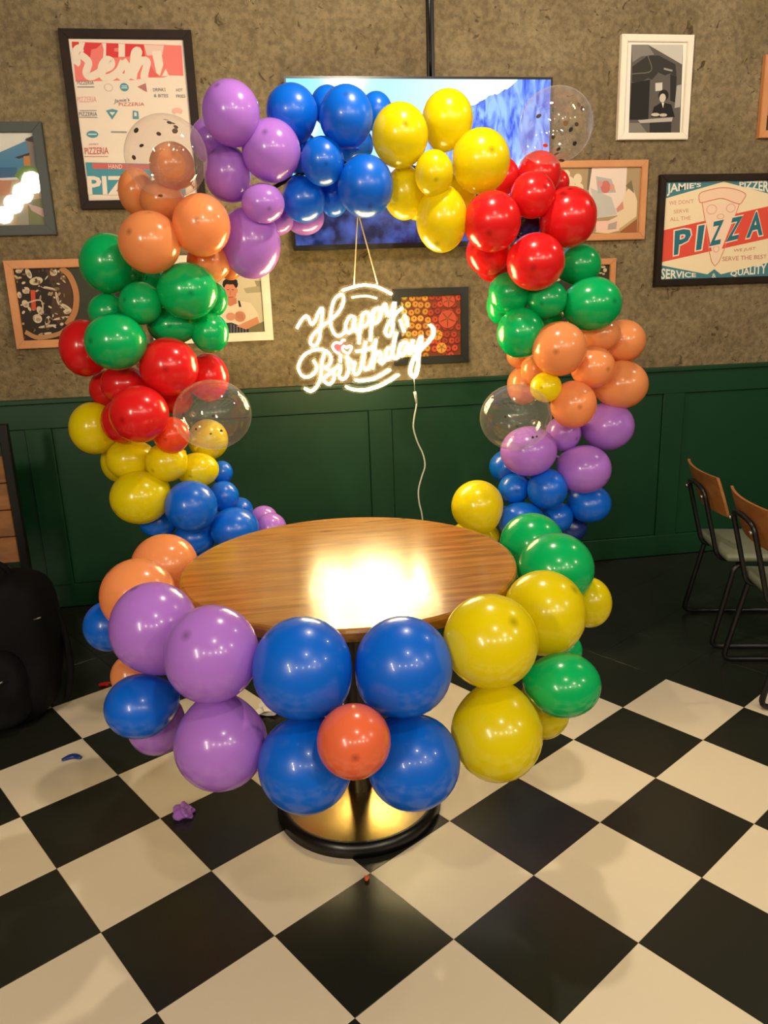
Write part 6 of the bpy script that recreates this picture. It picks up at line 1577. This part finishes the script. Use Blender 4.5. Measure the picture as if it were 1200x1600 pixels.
def artwork(prims, x0, x1, z0, z1, parent, org, y):
    """flat print: coloured shapes laid over each other in thin layers, trimmed to the sheet"""
    out = bmesh.new()
    mats = []
    def mi(c):
        m = ink(c)
        if m not in mats: mats.append(m)
        return mats.index(m)
    yy = y
    step = min(6e-5, 0.005 / len(prims))
    for pr in prims:
        yy -= step
        bm = bmesh.new()
        k = mi(pr[1])
        if pr[0] == 'p':
            f = bm.faces.new([bm.verts.new((p[0], yy, p[1])) for p in pr[2]]); f.material_index = k
            f.normal_update()
            bmesh.ops.triangulate(bm, faces=[f])
        elif pr[0] == 'e':
            c, rx, rz, rot = pr[2], pr[3], pr[4], pr[5]
            pts = []
            for q in range(14):
                a = 2 * PI * q / 14
                u, w = rx * math.cos(a), rz * math.sin(a)
                pts.append((c[0] + u * math.cos(rot) - w * math.sin(rot), yy, c[1] + u * math.sin(rot) + w * math.cos(rot)))
            f = bm.faces.new([bm.verts.new(p) for p in pts]); f.material_index = k
        elif pr[0] == 's':
            P = spline([Vector((p[0], p[1])) for p in pr[2]], 5) if len(pr[2]) > 2 else [Vector(p) for p in pr[2]]
            w = pr[3] / 2
            lv, rv = [], []
            for i in range(len(P)):
                t = P[min(i + 1, len(P) - 1)] - P[max(i - 1, 0)]
                t = t.normalized() if t.length > 1e-9 else Vector((1, 0))
                n = Vector((-t.y, t.x))
                ys = yy - step * 0.9 * i / len(P)          # a stroke laid over itself never lies in one plane
                lv.append(bm.verts.new((P[i].x + n.x * w, ys, P[i].y + n.y * w)))
                rv.append(bm.verts.new((P[i].x - n.x * w, ys, P[i].y - n.y * w)))
            for i in range(len(P) - 1):
                bm.faces.new((lv[i], lv[i + 1], rv[i + 1], rv[i])).material_index = k
        else:
            text_prim(bm, pr[3], pr[2], k, yy, pr[4])
        for co, no in (((x0, 0, 0), (-1, 0, 0)), ((x1, 0, 0), (1, 0, 0)), ((0, 0, z0), (0, 0, -1)), ((0, 0, z1), (0, 0, 1))):
            bmesh.ops.bisect_plane(bm, geom=list(bm.verts) + list(bm.edges) + list(bm.faces), plane_co=co, plane_no=no, clear_outer=True)
        mp = {v: out.verts.new(v.co - org) for v in bm.verts}
        for f in bm.faces:
            out.faces.new([mp[v] for v in f.verts]).material_index = f.material_index
        bm.free()
    bmesh.ops.triangulate(out, faces=list(out.faces))
    for f in out.faces:
        f.normal_update()
        if f.normal.y > 0: f.normal_flip()
    me = bpy.data.meshes.new('artwork')
    out.to_mesh(me); out.free()
    for m in mats: me.materials.append(m)
    return link('artwork', me, parent)

def picture(name, label, x0, x1, z0, z1, w, fmat, paper, art, depth=0.026, group='framed pictures on the wall', glass=False):
    org = Vector(((x0 + x1) / 2, WALL_Y - 0.001, z0))
    root = tag(empty(name, org), label, 'picture', group)
    a, b, h, d = x0 - org.x, x1 - org.x, z1 - z0, depth
    def bar(p):      # mitred bar: four (x, z) corners, outer edge first
        bm = bmesh.new()
        fr = [bm.verts.new((q[0], -d, q[1])) for q in p]
        bk = [bm.verts.new((q[0], 0.0, q[1])) for q in p]
        bm.faces.new(fr); bm.faces.new(bk[::-1])
        for i in range(4):
            bm.faces.new((fr[i], bk[i], bk[(i + 1) % 4], fr[(i + 1) % 4]))
        bmesh.ops.recalc_face_normals(bm, faces=bm.faces)
        bmesh.ops.bevel(bm, geom=[e for e in bm.edges if all(abs(v.co.y + d) < 1e-6 for v in e.verts)], offset=0.0025, segments=2, affect='EDGES')
        obj('frame_bar', bm, fmat, root)
    bar([(a, 0), (b, 0), (b - w, w), (a + w, w)])
    bar([(b, 0), (b, h), (b - w, h - w), (b - w, w)])
    bar([(b, h), (a, h), (a + w, h - w), (b - w, h - w)])
    bar([(a, h), (a, 0), (a + w, w), (a + w, h - w)])
    bxo('print_sheet', (a + w - 0.004, -d * 0.45, w - 0.004), (b - w + 0.004, -0.002, h - w + 0.004), ink(paper), root)
    if art:
        artwork(art, x0 + w, x1 - w, z0 + w, z1 - w, root, org, org.y - d * 0.45 - 0.0002)
    if glass:
        bxo('glass', (a + w - 0.003, -d * 0.45 - 0.0085, w - 0.003), (b - w + 0.003, -d * 0.45 - 0.0065, h - w + 0.003), GLASS, root)
    return root

F_DARK = wood('dark_stained_frame', (26, 17, 11), (46, 31, 22), 0.55, (4, 30, 4), spec=0.2)
F_SLATE = mat('dark_slate_frame', (44, 50, 46), 0.45, noise=0.1, scale=30)
F_TAN = wood('light_tan_frame', (196, 130, 78), (216, 150, 96), 0.5, (3, 20, 3))
F_WHITE = mat('white_painted_frame', (236, 226, 208), 0.45, noise=0.03, scale=20)
F_BLACK = mat('black_green_frame', (30, 34, 26), 0.45, noise=0.1, scale=30)
picture('framed_poster', 'tall dark framed poster of red and teal pizzeria logos behind the upper left confetti balloon', -0.94, -0.392, 1.874, 2.588, 0.036, F_DARK, (226, 210, 194), ART['fresh'])
picture('framed_photo', 'dark slate framed photo of a lakeside village cut off by the left edge', -1.70, -1.059, 1.771, 2.231, 0.042, F_SLATE, (215, 212, 205), ART['village'], glass=True)
picture('framed_photo', 'tan wood framed photo of mushrooms behind the outermost left red balloon', -1.303, -0.745, 1.279, 1.666, 0.036, F_TAN, (46, 36, 30), ART['mush'])
picture('framed_photo', 'white framed photo of a chef in striped apron beside the left green balloons', -0.69, -0.132, 1.271, 1.668, 0.04, F_WHITE, (206, 192, 166), ART['chef'])
picture('framed_photo', 'dark green framed photo of yellow and red tomatoes behind the neon sign', 0.455, 0.832, 1.122, 1.486, 0.038, F_BLACK, (120, 60, 34), ART['veg'])
picture('framed_photo', 'tan wood framed food photo beside the dark red balloon on the right', 1.18, 1.740, 1.686, 2.053, 0.032, F_TAN, (168, 142, 106), ART['food'])
picture('framed_photo', 'tan wood frame peeking out behind the right green balloons', 1.04, 1.596, 1.27, 1.600, 0.030, F_TAN, (52, 50, 36), ART['small'])
picture('framed_photo', 'white framed black and white photo of a person seated under an awning', 1.575, 1.938, 2.143, 2.595, 0.030, F_WHITE, (238, 230, 216), ART['bw'])
picture('framed_poster', 'dark framed cream and red poster of a large pizza slice on the right', 1.808, 2.565, 1.456, 1.985, 0.033, F_DARK, (240, 218, 180), ART['pizza'])
picture('framed_photo', 'tan wood frame cut off by the right edge above the pizza poster', 2.315, 2.68, 2.147, 2.515, 0.034, F_TAN, (170, 150, 125), [['p', (70, 60, 50), [[2.33, 2.16], [2.66, 2.16], [2.66, 2.26], [2.33, 2.25]]]])

# ------------------------------------------------------------------ chairs on the right
CH_WOOD = wood('chair_ply', (136, 82, 38), (178, 118, 62), 0.4, (10, 3, 10))
CH_SEAT = mat('grey_green_vinyl', (112, 116, 96), 0.4, noise=0.06, scale=30, bump=0.05)
def make_chair(label, loc, rz):
    t = tag(empty('school_chair', loc, rz), label, 'chair', 'wooden backed chairs on the right')
    # curved plywood back rest, leaning
    bm = bmesh.new()
    nx, nz, th = 14, 5, 0.011
    def P(i, k, s):
        y = -0.19 + 0.38 * i / nx
        v = k / nz
        x = 0.024 - 0.054 * v - 0.028 * (1 - (y / 0.19) ** 2) + s * th
        zz = 0.566 + 0.160 * v
        rr = 1 - (0.0 if 0 < k < nz else 0.03)
        return (x, y * rr, zz)
    g = [[[bm.verts.new(P(i, k, s)) for k in range(nz + 1)] for i in range(nx + 1)] for s in (0, 1)]
    for s in (0, 1):
        for i in range(nx):
            for k in range(nz):
                bm.faces.new((g[s][i][k], g[s][i + 1][k], g[s][i + 1][k + 1], g[s][i][k + 1]))
    for i in range(nx):
        bm.faces.new((g[0][i][0], g[0][i + 1][0], g[1][i + 1][0], g[1][i][0])); bm.faces.new((g[0][i][nz], g[1][i][nz], g[1][i + 1][nz], g[0][i + 1][nz]))
    for k in range(nz):
        bm.faces.new((g[0][0][k], g[1][0][k], g[1][0][k + 1], g[0][0][k + 1])); bm.faces.new((g[0][nx][k], g[0][nx][k + 1], g[1][nx][k + 1], g[1][nx][k]))
    br = obj('backrest', bm, CH_WOOD, t, None, True)
    br.data.set_sharp_from_angle(angle=0.7)
    # seat pad, rounded
    s = bmesh.new()
    box(s, (0.035, -0.185, 0.375), (0.41, 0.185, 0.41), 0.016, 3)
    for v in s.verts:
        if v.co.x > 0.38: v.co.z -= 0.006
    obj('seat', s, CH_SEAT, t, None, True).data.set_sharp_from_angle(angle=0.9)
    # bent tube that rises from under the seat to carry the back
    for sy in (-1, 1):
        ys = sy * 0.1
    bt = fillet([(0.33, -0.10, 0.362), (0.03, -0.10, 0.362), (-0.045, -0.10, 0.655), (-0.052, 0.0, 0.668), (-0.045, 0.10, 0.655), (0.03, 0.10, 0.362), (0.33, 0.10, 0.362)], 0.04)
    obj('back_tube', tube(bmesh.new(), bt, 0.0095, 10), BLACK_METAL, t)
    for sy in (-1, 1):
        pts = fillet([(0.10, sy * 0.165, 0.362), (0.07, sy * 0.18, 0.35), (0.0, sy * 0.19, 0.012), (0.42, sy * 0.19, 0.012), (0.35, sy * 0.18, 0.35), (0.32, sy * 0.165, 0.362)], 0.035)
        obj('leg_frame', tube(bmesh.new(), pts, 0.0105, 10), BLACK_METAL, t)
    for xx in (0.10, 0.32):
        obj('cross_bar', tube(bmesh.new(), [(xx, -0.165, 0.362), (xx, 0.165, 0.362)], 0.009, 8), BLACK_METAL, t)
    for sy in (-0.1, 0.1):
        bm = bmesh.new(); bmesh.ops.create_uvsphere(bm, u_segments=10, v_segments=6, radius=0.008)
        obj('rivet', bm, mat('steel', (170, 165, 155), 0.25, 1.0), t, (-0.052, sy * 0.98, 0.628), True)
    return t
make_chair('wooden backed chair with grey seat standing closest to the green panelling', (1.598, 0.90, 0), math.radians(-13))
make_chair('wooden backed chair with grey seat nearest the camera at the right edge', (1.495, 0.415, 0), math.radians(-13))

# ------------------------------------------------------------------ bench and bag on the left
B_WOOD = wood('rough_bench_board', (116, 74, 40), (160, 108, 62), 0.6, (3, 12, 12))
bench = tag(empty('slat_back_bench', (-1.91, 1.50, 0)), 'wooden slat back bench with black steel posts at the left edge', 'bench')
for x in (-0.58, 0.598):
    bxo('post', (x - 0.018, 0.0, 0.0), (x + 0.018, 0.04, 0.985), BLACK_METAL, bench, 0.003)
z = 0.365
for hgt in (0.117, 0.117, 0.116, 0.117):
    bxo('slat', (-0.562, 0.005, z), (0.578, 0.028, z + hgt), B_WOOD, bench, 0.003)
    z += hgt + 0.005
bxo('seat_board', (-0.58, -0.44, 0.27), (0.56, 0.02, 0.295), B_WOOD, bench, 0.003)
for x in (-0.55, 0.53):
    bxo('leg', (x - 0.018, -0.42, 0), (x + 0.018, -0.38, 0.27), BLACK_METAL, bench, 0.003)
cu = bmesh.new(); box(cu, (-2.44, 1.08, 0.296), (-1.355, 1.495, 0.362), 0.025, 3)
tag(obj('seat_cushion', cu, mat('grey_cushion', (58, 62, 54), 0.7, noise=0.1, scale=60, bump=0.1), None, None, True), 'flat grey cushion lying on the slat back bench', 'cushion')

FABRIC = mat('black_nylon', (9, 9, 10), 0.85, spec=0.2, noise=0.2, scale=120, bump=0.1)
bag = tag(empty('backpack', (-1.27, 0.79, 0), math.radians(-8)), 'black backpack standing on the floor at the left edge', 'bag')
def soft(lo, hi, bulge, lean, seed, bev):
    bm = bmesh.new(); bmesh.ops.create_cube(bm, size=2.0)
    bmesh.ops.subdivide_edges(bm, edges=list(bm.edges), cuts=9, use_grid_fill=True)
    r = random.Random(seed)
    ph = [r.uniform(0, 6) for _ in range(6)]
    for v in bm.verts:
        c = v.co.copy()
        L4 = (abs(c.x) ** 5 + abs(c.y) ** 5 + abs(c.z) ** 5) ** 0.2
        c = c / L4 * 1.0
        wv = 0.012 * math.sin(4 * c.x + ph[0]) * math.sin(3 * c.z + ph[1]) + 0.006 * math.sin(7 * c.z + ph[2])
        u = Vector([(lo[i] + hi[i]) / 2 + c[i] * (hi[i] - lo[i]) / 2 for i in range(3)])
        t = (c.z + 1) / 2
        u.y += lean * t + wv * (1 if c.y < 0 else 0.5)
        u.x += wv * 0.4
        u.x += 0.0 if c.z < 0.2 else -(c.x) * 0.05 * (c.z - 0.2)
        if u.z < 0.002: u.z = 0.002
        v.co = u
    return bm
obj('body', soft((-0.24, -0.13, 0.0), (0.24, 0.13, 0.52), 0, 0.10, 3, 0), FABRIC, bag, None, True)
obj('front_pocket', soft((-0.19, -0.185, 0.03), (0.19, -0.07, 0.30), 0, 0.03, 5, 0), FABRIC, bag, None, True)
obj('carry_handle', tube(bmesh.new(), spline([(-0.09, 0.11, 0.50), (-0.07, 0.09, 0.555), (0, 0.08, 0.575), (0.07, 0.09, 0.555), (0.09, 0.11, 0.50)], 6), 0.011, 8), FABRIC, bag)
obj('shoulder_strap', tube(bmesh.new(), spline([(0.12, 0.20, 0.47), (0.22, 0.14, 0.36), (0.27, 0.07, 0.16), (0.25, 0.05, 0.03)], 6), 0.014, 8), FABRIC, bag)
ZIP = mat('zip_metal', (150, 148, 140), 0.4, 0.8)
for a, b2 in (((0.12, -0.19, 0.215), (0.145, -0.19, 0.23)), ((0.225, -0.06, 0.40), (0.25, -0.06, 0.408))):
    obj('zip_pull', tube(bmesh.new(), [a, b2], 0.003, 6), ZIP, bag)

# ------------------------------------------------------------------ scraps on the floor
def scrap(name, label, loc, material, size, seed, flat=0.4, cat='balloon scrap'):
    r = random.Random(seed)
    bm = bmesh.new(); bmesh.ops.create_icosphere(bm, subdivisions=2, radius=1.0)
    for v in bm.verts:
        k = r.uniform(0.45, 1.1)
        v.co = Vector((v.co.x * k * size[0], v.co.y * k * size[1], v.co.z * k * size[2]))
    mn = min(v.co.z for v in bm.verts)
    for v in bm.verts: v.co.z -= mn
    return tag(obj(name, bm, material, None, (loc[0], loc[1], 0.0)), label, cat)
bm = bmesh.new()
arc = [(-0.030 + 0.06 * k / 10, 0.016 * math.sin(PI * k / 10), 0.007) for k in range(11)]
tube(bm, arc, [0.006 + 0.006 * math.sin(PI * k / 10) for k in range(11)], 8)
for v in bm.verts: v.co.z = max(0.0005, v.co.z * 0.7)
tag(obj('balloon_scrap', bm, LATEX['navy'], None, (-0.920, 0.415, 0), True), 'small curved navy balloon scrap on a cream tile at the left', 'balloon scrap')
bm = bmesh.new()
bmesh.ops.create_icosphere(bm, subdivisions=3, radius=1.0)
_r = random.Random(21)
for v in bm.verts:
    c = v.co
    f = 0.62 + 0.42 * abs(math.sin(3.1 * c.x + 1.3 * c.z + .4) * math.cos(2.7 * c.y - 1.1)) + _r.uniform(-.06, .06)
    v.co = Vector((c.x * f * 0.030 * (1.25 - 0.5 * c.z), c.y * f * 0.034, 0.018 + c.z * f * 0.024))
    v.co.z = max(0.0008, v.co.z)
tag(obj('balloon_scrap', bm, LATEX['purple'], None, (-0.522, 0.041, 0)), 'crumpled purple burst balloon on a black tile', 'balloon scrap')
scrap('balloon_scrap', 'tiny orange crumb on the floor in front of the table base', (-0.026, -0.322), LATEX['orange2'], (0.008, 0.012, 0.007), 4)
scrap('balloon_scrap', 'red balloon scrap on the dark floor beside the black backpack', (-0.91, 0.936), LATEX['red'], (0.026, 0.018, 0.008), 8)
scrap('paper_tissue', 'crumpled white tissue on the floor under the table', (-0.262, 0.582), mat('white_tissue', (232, 226, 214), 0.8), (0.07, 0.05, 0.022), 9, cat='tissue')
